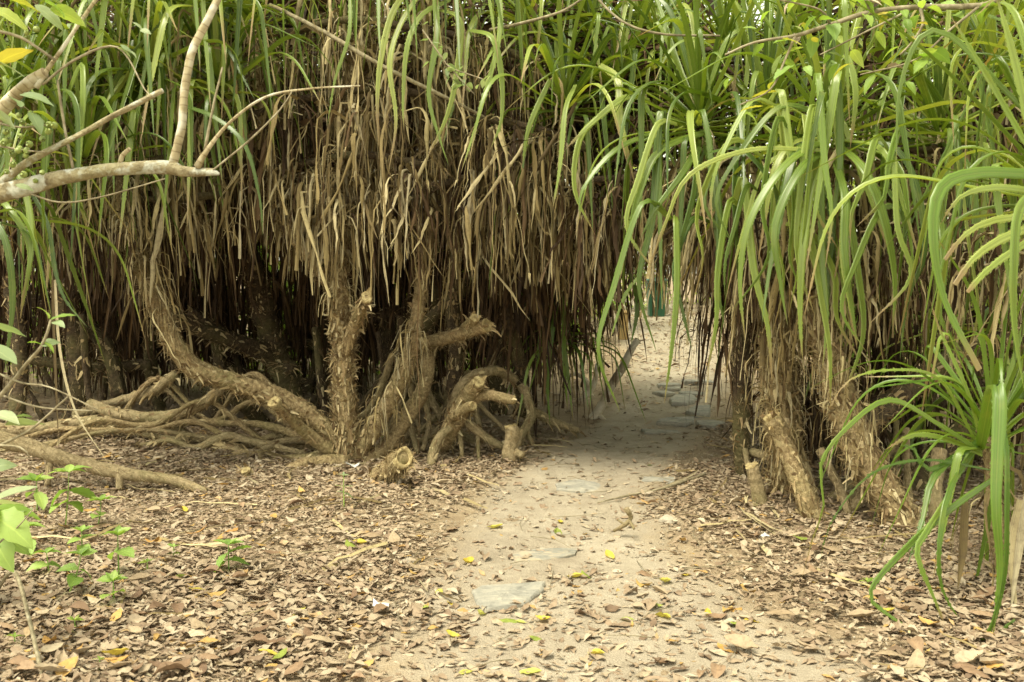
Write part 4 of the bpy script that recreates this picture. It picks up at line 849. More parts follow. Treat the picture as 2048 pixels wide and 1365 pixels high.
# grit on the sand
N = 5200; y = np.sqrt(U(8.5, 60, N)); x = pcx(y)+U(-1.2, 1.2, N)*phw(y); r_ = np.clip(rng.lognormal(math.log(.0035), .5, N), .0015, .014)
oc = np.array([[1, 0, 0], [0, 1, 0], [-1, 0, 0], [0, -1, 0], [0, 0, .7], [0, 0, -.7]]); of = np.array([[0, 1, 4], [1, 2, 4], [2, 3, 4], [3, 0, 4], [1, 0, 5], [2, 1, 5], [3, 2, 5], [0, 3, 5]])
V = oc[None]*r_[:, None, None]*U(.7, 1.3, (N, 6, 1)); a = U(0, 6.28, N); V = np.stack([V[..., 0]*np.cos(a)[:, None]-V[..., 1]*np.sin(a)[:, None], V[..., 0]*np.sin(a)[:, None]+V[..., 1]*np.cos(a)[:, None], V[..., 2]], -1)
V = V+np.stack([x, y, hgt(x, y)+.009], -1)[:, None]
o = MB().add(V.reshape(-1, 3), None, (np.arange(N)[:, None, None]*6+of[None]).reshape(-1, 3), None, 0).obj('grit', M['pebble']); o['kind'] = 'stuff'; o['label'] = 'coarse grit on the sandy path'

# single fallen leaves, the ones that show largest
def fallen_mesh(mat, seed):
    t = np.linspace(0, 1, 9); wf = np.sin(np.pi*t**U(.75, 1.2))**.8*(1+.06*rng.normal(0, 1, 9)); wf[0] = .08; wf[-1] = .03
    L, W = 1.0, U(.36, .58); us = np.linspace(-1, 1, 5); k1, k2 = U(-.5, .9), U(-.5, .9); tt = t-.5
    Y = wf[:, None]*W*.5*us+(U(-.25, .25)*tt**2)[:, None]
    Z = (k1*tt**2)[:, None]+k2*W*.5*wf[:, None]*np.abs(us)**1.5+rng.normal(0, .018, (9, 5))
    V = np.stack([np.repeat(tt[:, None], 5, 1), Y, Z-Z.min()*.9], -1).reshape(-1, 3)
    i, j = np.meshgrid(np.arange(8), np.arange(4), indexing='ij'); a = (i*5+j).ravel()
    UV = np.stack(np.broadcast_arrays((us+1)[None]/2, t[:, None]), -1)
    mb = MB(); mb.add(V, np.stack([a, a+1, a+6, a+5], -1), None, UV, 0)
    s0 = V[2]; mb.add([s0+[0, -.012, 0], s0+[0, .012, 0], s0+[-.22, U(-.06, .06), .03]], None, [[0, 1, 2]], None, 0)
    me = mb.mesh('fallen_leaf', mat); me['shape'] = 'arched' if k1 > .45 else ('cupped' if k2 > .35 else ('curled-down' if k2 < -.15 else 'flat')); return me
FL = {c: [fallen_mesh(M['litter_'+c], q) for q in range(9)] for c in ('tan', 'brown', 'orange', 'yellow', 'green')}
WORD = {'tan': 'pale tan', 'brown': 'dark brown', 'orange': 'orange-brown', 'yellow': 'yellow', 'green': 'yellow-green'}
LMK = [((470, 1120), 'beside the bushy lone seedling'), ((230, 1190), 'beside the low three-leaved seedling'), ((130, 1060), 'beside the tallest seedling'), ((60, 1300), 'in the lower left corner'), ((330, 1300), 'at the bottom edge, left'), ((560, 1250), 'in the open litter at centre left'),
       ((330, 990), 'in front of the long ground limb'), ((520, 1020), 'in front of the upturned sawn limb'), ((690, 1050), 'in front of the forked screw pine'), ((800, 1000), 'before the hollow log end'), ((780, 1180), 'in litter left of the nearest slab'), ((700, 1330), 'at the bottom edge left of the sand'),
       ((900, 1240), 'on sand left below the nearest slab'), ((1020, 1270), 'just below the nearest slab'), ((1180, 1170), 'on sand right of the nearest slab'), ((1000, 1090), 'around the blue-grey slab'), ((1160, 1040), 'on sand left of the dead root'), ((1300, 1090), 'right of the dead root'), ((1000, 1340), 'on sand at the bottom edge'), ((1250, 1320), 'on sand at bottom edge, right half'),
       ((1420, 1180), 'on the right margin of the sand'), ((1500, 1070), 'in front of the sawn stump'), ((1640, 1120), 'in front of the leaning right trunks'), ((1560, 1220), 'left of the arching blade tips'), ((1740, 1230), 'under the arching blade tips'), ((1460, 1330), 'at the bottom edge, right of the sand'), ((1700, 1330), 'at the bottom edge under blade tips'), ((1930, 1250), 'under the young screw pine'), ((2000, 1350), 'in the lower right corner'),
       ((1100, 950), 'near the mouth of the arch'), ((1350, 940), 'on the right side of the arch mouth')]
def fallen(p, col, L, place, dz=.012):
    px, py, _ = project(p); near = min(LMK, key=lambda l: (l[0][0]-px)**2+2*(l[0][1]-py)**2)[1]
    size = 'big' if L > .12 else ('small' if L < .085 else 'medium')
    me = FL[col][rng.integers(9)]; shape = me['shape']; o = obj_of('fallen_leaf', me, None, (p[0], p[1], p[2]+dz))
    o.scale = (L, L, L); o.rotation_euler = (U(-.3, .3), U(-.3, .3), U(0, 6.28))
    tag(o, '%s %s %s fallen leaf %s' % (size, shape, WORD[col], near), 'leaf', '%s fallen leaves %s' % (WORD[col], place))
YEL = [(700, 1105), (880, 1195), (905, 1215), (1018, 1250), (962, 1236), (905, 1278), (1170, 1158), (1085, 1245), (1040, 1250), (1310, 1215), (1325, 1240), (1415, 1234), (1255, 1245), (930, 1352), (1060, 1352), (1080, 1287), (1190, 1315), (1220, 1120),
       (850, 1230), (600, 1240), (395, 1195), (360, 1170), (370, 1030), (720, 1100), (1300, 935), (1150, 1160), (1510, 1250), (1475, 1255), (1775, 1240), (1370, 1155), (560, 1330), (230, 1330), (540, 1325), (1600, 1090), (1330, 1170), (1120, 1050), (1115, 1070), (990, 1060), (935, 1130)]
for q, (x, y) in enumerate(YEL):
    p = G(x, y); on = path_cov(p[0], p[1]) < .5
    fallen(p, 'yellow' if q % 3 else 'green', U(.055, .10), 'on the bare sandy path' if on else ('in the litter left of the path' if x < 1100 else 'in the litter right of the path'), .012 if on else .035)
for x, y, L in ((1660, 1235, 0.137), (1720, 1250, 0.122), (1600, 1165, 0.108), (1560, 1245, 0.130), (1830, 1350, 0.173), (1480, 1310, 0.144), (1940, 1340, 0.158), (1715, 1155, 0.108), (1540, 1030, 0.108), (1860, 1220, 0.122), (1640, 1290, 0.094), (1980, 1200, 0.144), (1780, 1330, 0.122), (1590, 1240, 0.115)):
    fallen(G(x, y), 'tan', L, 'large among the litter by the young screw pine', .035)
cnt = 0
while cnt < 235:
    x, y = U(-20, 2068), 1365-455*U(0, 1)**1.6
    p = G(x, y); cv = path_cov(p[0], p[1])
    if U(0, 1) > cv: continue
    col = rng.choice(['tan', 'brown', 'orange'], p=[.52, .36, .12]); on = cv < .5; cnt += 1
    fallen(p, col, U(.065, .12), 'on the bare sandy path' if on else ('in the litter left of the path' if x < 1100 else 'in the litter right of the path'), .012 if on else .035)

# ------------------------------------------------------------------ stepping stones
def slab(name, poly, label, mat='stone', h=.025, group='flat stepping stones of the path'):
    c = np.array([G(x, y) for x, y in poly]); n = len(c); ring = []
    for i in range(n):
        a, b_ = c[i], c[(i+1) % n]; m = max(2, int(np.linalg.norm(b_-a)/.05))
        for f in np.arange(m)/m: ring.append(a*(1-f)+b_*f+np.array([*rng.normal(0, .005, 2), 0]))
    ring = np.array(ring); cen = ring.mean(0); k = len(ring); z0 = cen[2]+.008; tiltx, tilty = U(-.03, .03, 2)
    def lv(f, z, jz=.002):
        q = cen+(ring-cen)*f; q[:, 2] = z0+z+rng.normal(0, jz, k)+tiltx*(q[:, 0]-cen[0])+tilty*(q[:, 1]-cen[1]); return q
    V = np.vstack([lv(1.02, -.05), lv(1.03, h*.45, .003), lv(.99, h*.9, .002), lv(.93, h, .0015), lv(.6, h+.002, .002), lv(.3, h+.003, .002), [[cen[0], cen[1], z0+h+.003]]])
    Q = [[a*k+j, a*k+(j+1) % k, (a+1)*k+(j+1) % k, (a+1)*k+j] for a in range(5) for j in range(k)]; T = [[5*k+j, 5*k+(j+1) % k, 6*k] for j in range(k)]
    o = MB().add(V, Q, T).obj(name, M[mat], smooth=False); tag(o, label, 'stone', group)
ST = [([(945, 1190), (958, 1180), (1085, 1177), (1088, 1190), (1050, 1217), (968, 1231)], 'nearest pale angular stepping stone', 'stone', .02), ([(1015, 1104), (1100, 1103), (1155, 1106), (1150, 1118), (1080, 1127), (1010, 1126)], 'blue-grey stepping stone half sunk behind the nearest one', 'stone_dark', .006),
      ([(1095, 1062), (1135, 1060), (1140, 1072), (1105, 1080)], 'small dusty slab showing in the sand behind the blue-grey one', 'stone_dark', .003), ([(1110, 975), (1150, 966), (1190, 968), (1215, 980), (1170, 987), (1115, 985)], 'pale slab at the near mouth of the arch, left side', 'stone', .012),
      ([(1290, 960), (1350, 958), (1350, 968), (1285, 967)], 'thin slab by the right edge of the path before the arch', 'stone', .01), ([(1283, 864), (1355, 866), (1360, 870), (1290, 871)], 'thin slab lying under the arch, nearest of the far steps', 'stone', .02),
      ([(1312, 853), (1330, 845), (1388, 841), (1385, 852), (1370, 857)], 'broad slab just beyond the arch, left', 'stone', .04), ([(1392, 852), (1430, 850), (1450, 852), (1430, 861), (1400, 860)], 'slab just beyond the arch, right', 'stone', .04),
      ([(1372, 832), (1390, 822), (1420, 820), (1418, 836), (1390, 839)], 'rough angular slab beyond the arch on the right side', 'stone', .05), ([(1338, 808), (1352, 799), (1385, 798), (1395, 806), (1375, 815), (1345, 815)], 'rounded slab in the middle of the far steps', 'stone', .05),
      ([(1305, 790), (1330, 787), (1350, 795), (1330, 797)], 'left slab of the far steps', 'stone', .04), ([(1358, 792), (1375, 788), (1408, 790), (1395, 798), (1362, 797)], 'right slab behind the rounded one', 'stone', .04),
      ([(1330, 782), (1362, 780), (1360, 786), (1335, 786)], 'small slab far along the steps', 'stone', .04), ([(1315, 774), (1355, 772), (1362, 778), (1318, 779)], 'far left slab of the steps', 'stone', .04), ([(1365, 768), (1420, 765), (1430, 771), (1370, 772)], 'farthest long slab of the steps', 'stone', .04)]
for poly, lb, m, h in ST: slab('stepping_stone', poly, lb, m, h)
def rock(px, py, r, label, mat='pebble'):
    p = G(px, py); th = np.arange(8)/8*6.283; V = []
    for zz, rr in ((-.3, .8), (.2, 1.0), (.65, .8), (.9, .4)):
        V.append(np.stack([np.cos(th)*rr*r*U(.8, 1.2, 8), np.sin(th)*rr*r*.8*U(.8, 1.2, 8), np.full(8, zz*r*.8)+rng.normal(0, r*.06, 8)], -1))
    V = np.vstack(V+[np.array([[0, 0, r*.8]])])+p; Q = [[a*8+j, a*8+(j+1) % 8, (a+1)*8+(j+1) % 8, (a+1)*8+j] for a in range(3) for j in range(8)]; T = [[24+j, 24+(j+1) % 8, 32] for j in range(8)]
    tag(MB().add(V, Q, T).obj('rock', M[mat], smooth=False), label, 'rock', 'small rocks on the path')
for a in ((1335, 1047, .055, 'rounded grey rock on the right of the path by the dead root'), (950, 1055, .02, 'small pale square pebble left of the path in the sand'), (815, 1128, .035, 'pale rock half buried in litter left of the blue-grey slab', ), (1085, 1100, .016, 'little white pebble beside the blue-grey slab'), (780, 1135, .02, 'small pale pebble at the left in litter near the path'), (1415, 930, .03, 'pale pebble on the right path edge at the arch'), (715, 1200, .03, 'pale broken rock in the litter left of the nearest slab')): rock(*a)

# ------------------------------------------------------------------ stumps, logs, loose wood
def wood(name, label, cat, limbs, mat='root', cut=True, rough=.1, rings=.06, fibre=200, group=None):
    p0 = P(limbs[0][0][0], limbs[0][0][1], limbs[0][0][2]); T_ = Pandanus.__new__(Pandanus)
    T_.root = thing(name, label, cat, p0, group); T_.base = p0; T_.inst = {}; T_.flakes = MB(); T_.fib = MB(); T_.bark = mat; T_.paths = {}
    for k, l in enumerate(limbs): T_.limb('trunk' if k == 0 else 'stub', l, 0, fibre, mat, 11, rings, cut and k == 0, rough=rough)
    if T_.fib.n: T_.fib.obj('bark_fibre', M['scale'], T_.root, kind='stuff')
wood('stump', 'knobbly pale stump at the foot of the stilt roots, left of the path', 'stump', [[(1022, 935, 7.4, 24), (1020, 905, 7.4, 22), (1022, 885, 7.4, 19), (1024, 868, 7.4, 21), (1022, 853, 7.4, 18)], [(1030, 905, 7.4, 12), (1045, 910, 7.3, 10)], [(1015, 925, 7.4, 10), (1005, 940, 7.35, 6)]], rough=.2)
wood('stump', 'short sawn post-like stump on the right of the path', 'stump', [[(1526, 1030, 5.95, 26), (1518, 990, 5.95, 22), (1510, 955, 5.95, 21), (1504, 932, 5.95, 21)], [(1512, 1010, 5.9, 9), (1500, 1030, 5.85, 7)]])
wood('stump', 'tiny stub poking up before the stilt roots', 'stump', [[(888, 950, 7.2, 10), (887, 932, 7.2, 10)]])
d0 = G(1188, 838)[1]
wood('leaning_log', 'pale leaning broken trunk with a knot beyond the arch', 'log', [[(1178, 842, d0, 14), (1195, 825, d0, 14), (1222, 775, d0, 13.5), (1245, 735, d0, 12), (1262, 700, d0+.1, 11), (1275, 682, d0+.15, 10)], [(1228, 765, d0, 9), (1238, 748, d0-.12, 8)], [(1195, 828, d0, 8), (1212, 843, d0-.1, 5)]], 'log', fibre=30)
d1 = d0+.7
wood('curved_root', 'pale curved bare stem beside the leaning trunk beyond the arch', 'root', [[(1120, 832, d1, 10), (1150, 812, d1, 10), (1178, 785, d1, 10), (1190, 760, d1, 8), (1194, 728, d1, 6)], [(1180, 788, d1, 8), (1172, 762, d1, 7), (1150, 748, d1, 6), (1130, 760, d1, 5)]], 'log', False, fibre=20)
wood('dead_root', 'weathered forked piece of dead root lying on the path', 'wood', [[(1228, 1062, 5.45, 5), (1250, 1050, 5.4, 7), (1262, 1035, 5.4, 7), (1252, 1018, 5.38, 9)], [(1258, 1040, 5.4, 5), (1268, 1058, 5.3, 4)], [(1250, 1050, 5.4, 4), (1235, 1040, 5.45, 3)]], 'root', False, fibre=40)
pts = [G(1195, 1012, .02), G(1260, 998, .025), G(1330, 985, .03), G(1410, 960, .04)]
mb = MB(); tube(mb, smooth_path(np.array([[*p, r_] for p, r_ in zip(pts, (.004, .007, .009, .011))]), .05), 7, .15)
tag(mb.obj('fallen_branch', M['twig']), 'brown fallen stalk lying across the right of the path', 'branch')
pts = [G(-20, 1215, .02), G(30, 1240, .2), G(60, 1300, .12), G(85, 1365, .02)]
mb = MB(); tube(mb, smooth_path(np.array([[*p, .008] for p in pts]), .05), 7, .12)
tag(mb.obj('fallen_branch', M['twig']), 'thin dark bent stick in the lower left corner', 'branch')
wood('ground_limb', 'long bare limb snaking from the left edge to the litter', 'branch', [[(-60, 868, 6.6, 25), (40, 888, 6.6, 25), (110, 912, 6.6, 24), (190, 935, 6.6, 21), (270, 950, 6.55, 19), (350, 962, 6.5, 16), (412, 985, 6.4, 13)], [(240, 950, 6.55, 12), (238, 985, 6.5, 9)], [(100, 920, 6.6, 12), (95, 970, 6.5, 8)]], 'root', False, fibre=500)

# white scraps
for x, y, sz, lb in ((706, 940, .05, 'crumpled white plastic scrap under the forked screw pine'), (762, 1228, .035, 'folded white paper scrap in the litter left of the nearest slab'), (1527, 1084, .028, 'white scrap in the litter right of the path'), (1560, 962, .03, 'pale blue-white scrap behind the sawn stump')):
    p = G(x, y, .03); u_ = np.linspace(-1, 1, 4); X, Y = np.meshgrid(u_, u_, indexing='ij')
    V = np.stack([X*sz, Y*sz*.6, .03*sz/.06*rng.normal(0, .5, X.shape)+.35*sz*np.abs(X)], -1).reshape(-1, 3)+p
    i, j = np.meshgrid(np.arange(3), np.arange(3), indexing='ij'); a = (i*4+j).ravel()
    tag(MB().add(V, np.stack([a, a+4, a+5, a+1], -1)).obj('paper_scrap', M['white'], smooth=False), lb, 'litter')

# green bin and ochre post beyond the arch
def prism(mb, c, w0, d0_, w1, d1_, h, bev=.02):
    V = []
    for z, w_, dd in ((0, w0-bev, d0_-bev), (bev, w0, d0_), (h-bev, w1, d1_), (h, w1-bev, d1_-bev)):
        V += [[-w_/2, -dd/2, z], [w_/2, -dd/2, z], [w_/2, dd/2, z], [-w_/2, dd/2, z]]
    Q = [[3, 2, 1, 0], [12, 13, 14, 15]]+[[a*4+j, a*4+(j+1) % 4, (a+1)*4+(j+1) % 4, (a+1)*4+j] for a in range(3) for j in range(4)]
    mb.add(np.array(V)+c, Q)
p = P(1312, 632, 22); p[2] = hgt(p[0], p[1])
r = thing('rubbish_bin', 'green rubbish bin standing far down the path beyond the arch', 'bin', p)
mb = MB(); prism(mb, p, .33, .33, .42, .42, .78); mb.obj('body', M['bin'], r, False)
mb = MB(); prism(mb, p+[0, 0, .785], .46, .46, .40, .40, .09); mb.obj('lid', M['bin'], r, False)
mb = MB(); tube(mb, smooth_path(np.array([[*(p+[-.12, -.24, .80]), .012], [*(p+[0, -.27, .80]), .012], [*(p+[.12, -.24, .80]), .012]]), .05), 6, 0); mb.obj('handle', M['bin'], r)
p = P(1246, 662, 17); p[2] = hgt(p[0], p[1]); r = thing('wooden_post', 'short ochre wooden post beyond the arch, left of the bin', 'post', p)
mb = MB(); prism(mb, p, .16, .16, .15, .15, .46, .015); mb.obj('shaft', M['post'], r, False)
mb = MB(); prism(mb, p+[0, 0, .462], .19, .19, .17, .17, .04, .01); mb.obj('cap', M['post'], r, False)

# ------------------------------------------------------------------ broad-leaved plants
def broad(mat, L=1.0, W=.5, serr=0.0, droop=.25, fold=.25, n=1):
    out = []
    for q in range(n):
        t = np.linspace(0, 1, 11); wf = np.sin(np.pi*t**.8)**.85; wf[-1] = .02; wf[0] = .05
        if serr: wf = wf*(1+serr*np.where(np.arange(11) % 2, 1, -1)*np.clip(t*3, 0, 1)*np.clip((1-t)*4, 0, 1))
        us = np.linspace(-1, 1, 5); Wk = W*U(.85, 1.15); dk = droop*U(.4, 1.7)
        Y = wf[:, None]*Wk*.5*us+(U(-.15, .15)*t**2)[:, None]
        Z = -dk*(t**2)[:, None]*1.0+fold*np.abs(us)*wf[:, None]*Wk*.5+rng.normal(0, .012, (11, 5)); X = np.repeat((t*L*(1-dk*.25*t))[:, None], 5, 1)
        i, j = np.meshgrid(np.arange(10), np.arange(4), indexing='ij'); a = (i*5+j).ravel()
        UV = np.stack(np.broadcast_arrays((us+1)[None]/2, t[:, None]), -1)
        out.append(MB().add(np.stack([X, Y, Z], -1), np.stack([a, a+1, a+6, a+5], -1), None, UV, 0).mesh('leaf', mat))
    return out
BL = {'seed': broad(M['leaf_seed'], 1, .58, .09, .3, .3, 6), 'grey': broad(M['leaf_grey'], 1, .48, 0, .25, .2, 6), 'lime': broad(M['leaf_lime'], 1, .42, 0, .3, .25, 6), 'yellow': broad(M['leaf_yellow'], 1, .42, 0, .3, .2, 3), 'dry': broad(M['litter_tan'], 1, .5, .05, .4, .5, 3)}
def put_leaf(root, p, az, el, L, kind, roll=0.0):
    o = obj_of('leaf', BL[kind][rng.integers(len(BL[kind]))], root); R = euler_R(roll, -el, az)*L
    o.matrix_local = Matrix.Translation(Vector(np.asarray(p)-world_of(root))) @ Matrix(R.tolist()).to_4x4()
def stem(root, pts, mat='twig', name='stem', ns=7, rough=.06, rings=0.0):
    p = smooth_path(np.array(pts, float), .03); mb = MB(); tube(mb, p, ns, rough, rings); mb.obj(name, M[mat], root); return p
def seedling(x, y, hpx, Lpx, nodes, label, kind='seed', lean=0.0):
    p = G(x, y); d = p[1]; h = hpx*d/FPX; L = 1.5*Lpx*d/FPX; r = thing('seedling', label, 'seedling', p, 'green seedlings in the litter')
    top = p+[lean*h, 0, h]; q = stem(r, [[*p, .0045], [*((p+top)/2+[lean*.1*h, 0, 0]), .0035], [*top, .002]], 'leaf_seed')
    for k in range(nodes):
        f = 1-.62*k/max(1, nodes); c = q[int(f*(len(q)-1)), :3]; a0 = U(0, 3.1) if k else .4
        for s_ in (0, math.pi): put_leaf(r, c, a0+s_+U(-.25, .25), U(-.5, .35) if k else U(.2, .7), L*U(.75, 1.05)*(1 if k else .75), kind, U(-.5, .5))
    for s_ in (0, 1.6, 3.2): put_leaf(r, q[-1, :3], s_+U(-.4, .4), U(.5, 1.0), L*.5, kind)
seedling(130, 1062, 120, 42, 3, 'tallest serrated green seedling with a thin top shoot at the left', lean=.1)
seedling(195, 1062, 62, 30, 2, 'small seedling beside the tallest one, leaning right', lean=.15); seedling(135, 1195, 88, 34, 3, 'seedling on a long bare stem at the lower left', lean=.35)
seedling(238, 1160, 92, 36, 2, 'seedling with four broad leaves behind the low three-leaved one'); seedling(228, 1215, 55, 34, 2, 'low bright seedling with three broad serrated leaves, nearest the camera'); seedling(458, 1150, 62, 34, 3, 'bushy bright seedling standing alone in the litter')
seedling(262, 1130, 24, 14, 2, 'tiny dark seedling beside the four-leaved one'); seedling(348, 1118, 24, 13, 2, 'tiny seedling between the bushy one and the others'); seedling(688, 1020, 70, 14, 3, 'slender bluish seedling in front of the forked screw pine', 'grey'); seedling(200, 1340, 22, 14, 1, 'tiny lime seedling near the bottom edge', 'lime'); seedling(30, 1300, 26, 20, 2, 'small lime seedling in the lower left corner', 'lime')
seedling(150, 1262, 22, 20, 2, 'low feathery seedling under the leaning stem', 'lime'); seedling(770, 895, 20, 14, 2, 'tiny seedling in the shade of the stilt roots', 'lime'); seedling(1735, 1182, 18, 22, 1, 'small green sprout beside the arching blade tips', 'lime')

seedling(60, 1110, 60, 32, 2, 'small green seedling right beside the broad pale leaves'); seedling(100, 1155, 50, 28, 2, 'small seedling left of the long bare stemmed one', lean=-.1); seedling(165, 1120, 58, 26, 3, 'leafy little seedling between the tall and the four-leaved one'); seedling(295, 1150, 26, 18, 2, 'very low seedling right of the four-leaved one', 'lime'); seedling(75, 1030, 70, 34, 2, 'green seedling at the left behind the tallest one')
# sapling at the left edge
r = thing('sapling', 'pale-leaved sapling with thin grey stems at the left edge', 'sapling', G(-40, 1120))
q = stem(r, [[*P(-40, 1110, 3.3), .008], [*P(-30, 860, 3.2), .007], [*P(40, 745, 3.15), .006], [*P(85, 690, 3.1), .005], [*P(102, 640, 3.1), .004]])
stem(r, [[*P(-20, 900, 3.2), .005], [*P(60, 860, 3.1), .004], [*P(135, 795, 3.05), .003]]); stem(r, [[*P(-40, 730, 3.2), .004], [*P(40, 765, 3.1), .003], [*P(100, 775, 3.05), .0025], [*P(195, 820, 3.0), .002]]); stem(r, [[*P(0, 790, 3.2), .003], [*P(80, 815, 3.1), .003], [*P(185, 822, 3.05), .0015]])
stem(r, [[*P(-20, 890, 3.1), .003], [*P(40, 895, 3.0), .003], [*P(58, 915, 3.0), .002], [*P(30, 915, 3.0), .002]])
for x, y, d, az, el, L, kd in ((102, 640, 3.1, .2, .4, .075, 'lime'), (98, 638, 3.1, 2.4, 1.1, .06, 'lime'), (105, 645, 3.1, -.6, .1, .07, 'grey'), (80, 690, 3.1, .1, .3, .06, 'grey'), (85, 690, 3.1, 3.0, .4, .05, 'lime'), (90, 685, 3.1, -.5, -.3, .05, 'lime'), (-40, 690, 3.1, -.3, -.2, .16, 'grey'), (-30, 650, 3.15, .3, -.2, .13, 'grey'),
                                (10, 850, 3.1, .3, .1, .12, 'grey'), (-20, 830, 3.1, -.5, .2, .12, 'grey'), (-40, 940, 3.1, .2, .3, .11, 'grey'), (20, 840, 3.1, 1.2, .3, .08, 'grey'), (-30, 1010, 3.1, .2, .1, .13, 'grey')): put_leaf(r, P(x, y, d), az, el, L, kd, U(-.6, .9))
r = thing('broadleaf_plant', 'low plant with long oval pale green leaves at the left edge', 'plant', G(-30, 1140))
q = stem(r, [[*G(-30, 1140), .006], [*P(-20, 1060, 3.6), .005], [*P(-10, 1000, 3.6), .004]], 'leaf_seed')
stem(r, [[*P(-20, 1100, 3.5), .004], [*P(30, 1060, 3.5), .003], [*P(65, 1020, 3.5), .002]])
for az, el, L, kd in ((.1, .1, .17, 'lime'), (-.4, -.1, .19, 'seed'), (.5, .4, .15, 'grey'), (-.9, -.3, .2, 'seed'), (-.2, .6, .15, 'lime'), (.9, .2, .15, 'grey'), (-.1, -.4, .17, 'seed'), (-1.3, .1, .14, 'lime')): put_leaf(r, q[-1-rng.integers(6), :3], az, el, L, kd, U(-.3, .6))

# ringed grey tree leaning in from the left, with green fruit
r = thing('fruit_tree', 'pale ring-barked tree limb with green berries reaching in from the left', 'tree', np.array([-2.2, 4.0, 0]))
LB = lambda pts: [[*P(x, y, d), q*.62*d/FPX] for x, y, d, q in pts]
stem(r, [[-2.25, 4.0, -.1, .10], [-2.3, 3.95, .9, .09], [-2.15, 3.9, 1.5, .075], *LB([(-30, 395, 3.8, 30)])], 'pale_bark', 'trunk', 12, .08)
br = [('branch', [(-40, 400, 3.8, 30), (60, 372, 3.78, 27), (150, 350, 3.76, 23), (250, 338, 3.75, 21), (340, 335, 3.75, 21), (360, 341, 3.745, 17), (395, 345, 3.74, 14), (425, 345, 3.725, 11), (438, 349, 3.72, 4)], .05), ('branch', [(345, 332, 3.75, 15), (362, 260, 3.76, 14), (370, 180, 3.78, 13), (382, 110, 3.8, 12), (400, 70, 3.82, 12), (445, -20, 3.85, 11)], .12),
      ('branch', [(-10, 375, 3.8, 14), (60, 322, 3.75, 11), (150, 275, 3.7, 9), (240, 225, 3.65, 9), (325, 182, 3.6, 8)], .06), ('branch', [(-50, 290, 3.8, 26), (10, 215, 3.78, 23), (50, 172, 3.76, 20), (90, 145, 3.74, 16)], .12),
      ('twig', [(72, 175, 3.75, 9), (95, 140, 3.74, 7), (130, 90, 3.74, 6), (205, -20, 3.74, 6)], .12), ('twig', [(395, 335, 3.73, 12), (415, 300, 3.72, 8), (460, 245, 3.7, 5), (530, 195, 3.7, 4), (620, 178, 3.75, 3), (720, 172, 3.8, 2)], .05),
      ('twig', [(425, 342, 3.72, 3), (500, 280, 3.7, 3), (560, 220, 3.7, 2.5), (585, 182, 3.7, 2)], 0), ('twig', [(148, 345, 3.76, 5), (132, 270, 3.75, 4), (122, 210, 3.75, 4), (115, 160, 3.75, 3)], .05), ('twig', [(85, 170, 3.75, 4), (150, 120, 3.72, 4), (235, 95, 3.7, 3), (290, 180, 3.65, 2), (310, 200, 3.62, 2)], 0),
      ('twig', [(52, 385, 3.77, 3), (120, 405, 3.75, 3), (200, 395, 3.74, 2.5), (330, 358, 3.72, 2)], 0), ('twig', [(-20, 60, 3.7, 5), (40, 75, 3.7, 5), (110, 120, 3.72, 4)], .05), ('twig', [(240, 335, 3.75, 8), (245, 312, 3.74, 7), (260, 298, 3.73, 6)], .05), ('twig', [(410, 300, 3.72, 5), (425, 220, 3.72, 4), (445, 135, 3.72, 3)], .1),
      ('twig', [(-10, 290, 3.7, 4), (40, 300, 3.7, 3), (90, 305, 3.68, 2)], 0), ('twig', [(-10, 245, 3.7, 4), (40, 255, 3.7, 3), (100, 250, 3.68, 2)], 0)]
for nm, pts, rg in br: stem(r, LB(pts), ('lichen_bark' if pts[0][0] in (-40, -10) else 'pale_bark') if pts[0][3] > 6 else 'twig', nm, 14, .13 if pts[0][3] > 6 else .1, rg)
th = np.arange(8)/8*6.283; sp = [np.array([[0, 0, 1.]])]+[np.stack([np.cos(th)*math.sin(a), np.sin(th)*math.sin(a), np.full(8, math.cos(a))], -1) for a in (.5, 1.05, 1.6, 2.1, 2.65)]+[np.array([[0, 0, -1.05]])]
V = np.vstack(sp)*.5; Q = [[1+a*8+j, 1+a*8+(j+1) % 8, 1+(a+1)*8+(j+1) % 8, 1+(a+1)*8+j] for a in range(4) for j in range(8)]; T = [[0, 1+j, 1+(j+1) % 8] for j in range(8)]+[[41, 33+(j+1) % 8, 33+j] for j in range(8)]
fm = MB().add(V, Q, T).mesh('fruit', M['fruit'])
for cx_, cy_, n in ((55, 240, 9), (98, 250, 4), (15, 272, 6), (55, 298, 6), (12, 335, 5), (68, 350, 2), (55, 65, 3), (10, 110, 3), (20, 305, 3)):
    for k in range(n):
        o = obj_of('fruit', fm, r, P(cx_+rng.normal(0, 14), cy_+rng.normal(0, 9), 3.7+U(-.04, .04))-world_of(r)); o.scale = (U(.02, .028),)*3; o.rotation_euler = (U(0, 3), U(0, 3), 0)
for x, y, az, el, L, kd in ((-10, 130, .1, .6, .15, 'yellow'), (40, 190, 0., .0, .13, 'grey'), (20, 195, -.7, -.3, .12, 'grey'), (60, 225, -.6, -.6, .1, 'grey'), (-20, 120, .3, -.3, .13, 'grey'), (70, 10, .2, -.6, .13, 'grey'), (90, 5, -.4, -.3, .12, 'lime'), (20, 0, -.3, -.2, .14, 'yellow'), (100, 20, .2, -.1, .15, 'lime'),
                            (235, 95, .6, -.2, .06, 'grey'), (265, 45, .1, -.4, .05, 'grey'), (280, 60, -.3, -.2, .05, 'grey'), (240, 90, .2, -.5, .05, 'grey'), (255, 100, -.2, -.4, .05, 'grey'), (-20, 20, .2, -.1, .15, 'lime'), (30, 370, .1, -.2, .07, 'grey'), (-20, 220, .3, -.5, .12, 'grey')):
    put_leaf(r, P(x, y, 3.68), az, el, L, kd, U(-.8, .8))

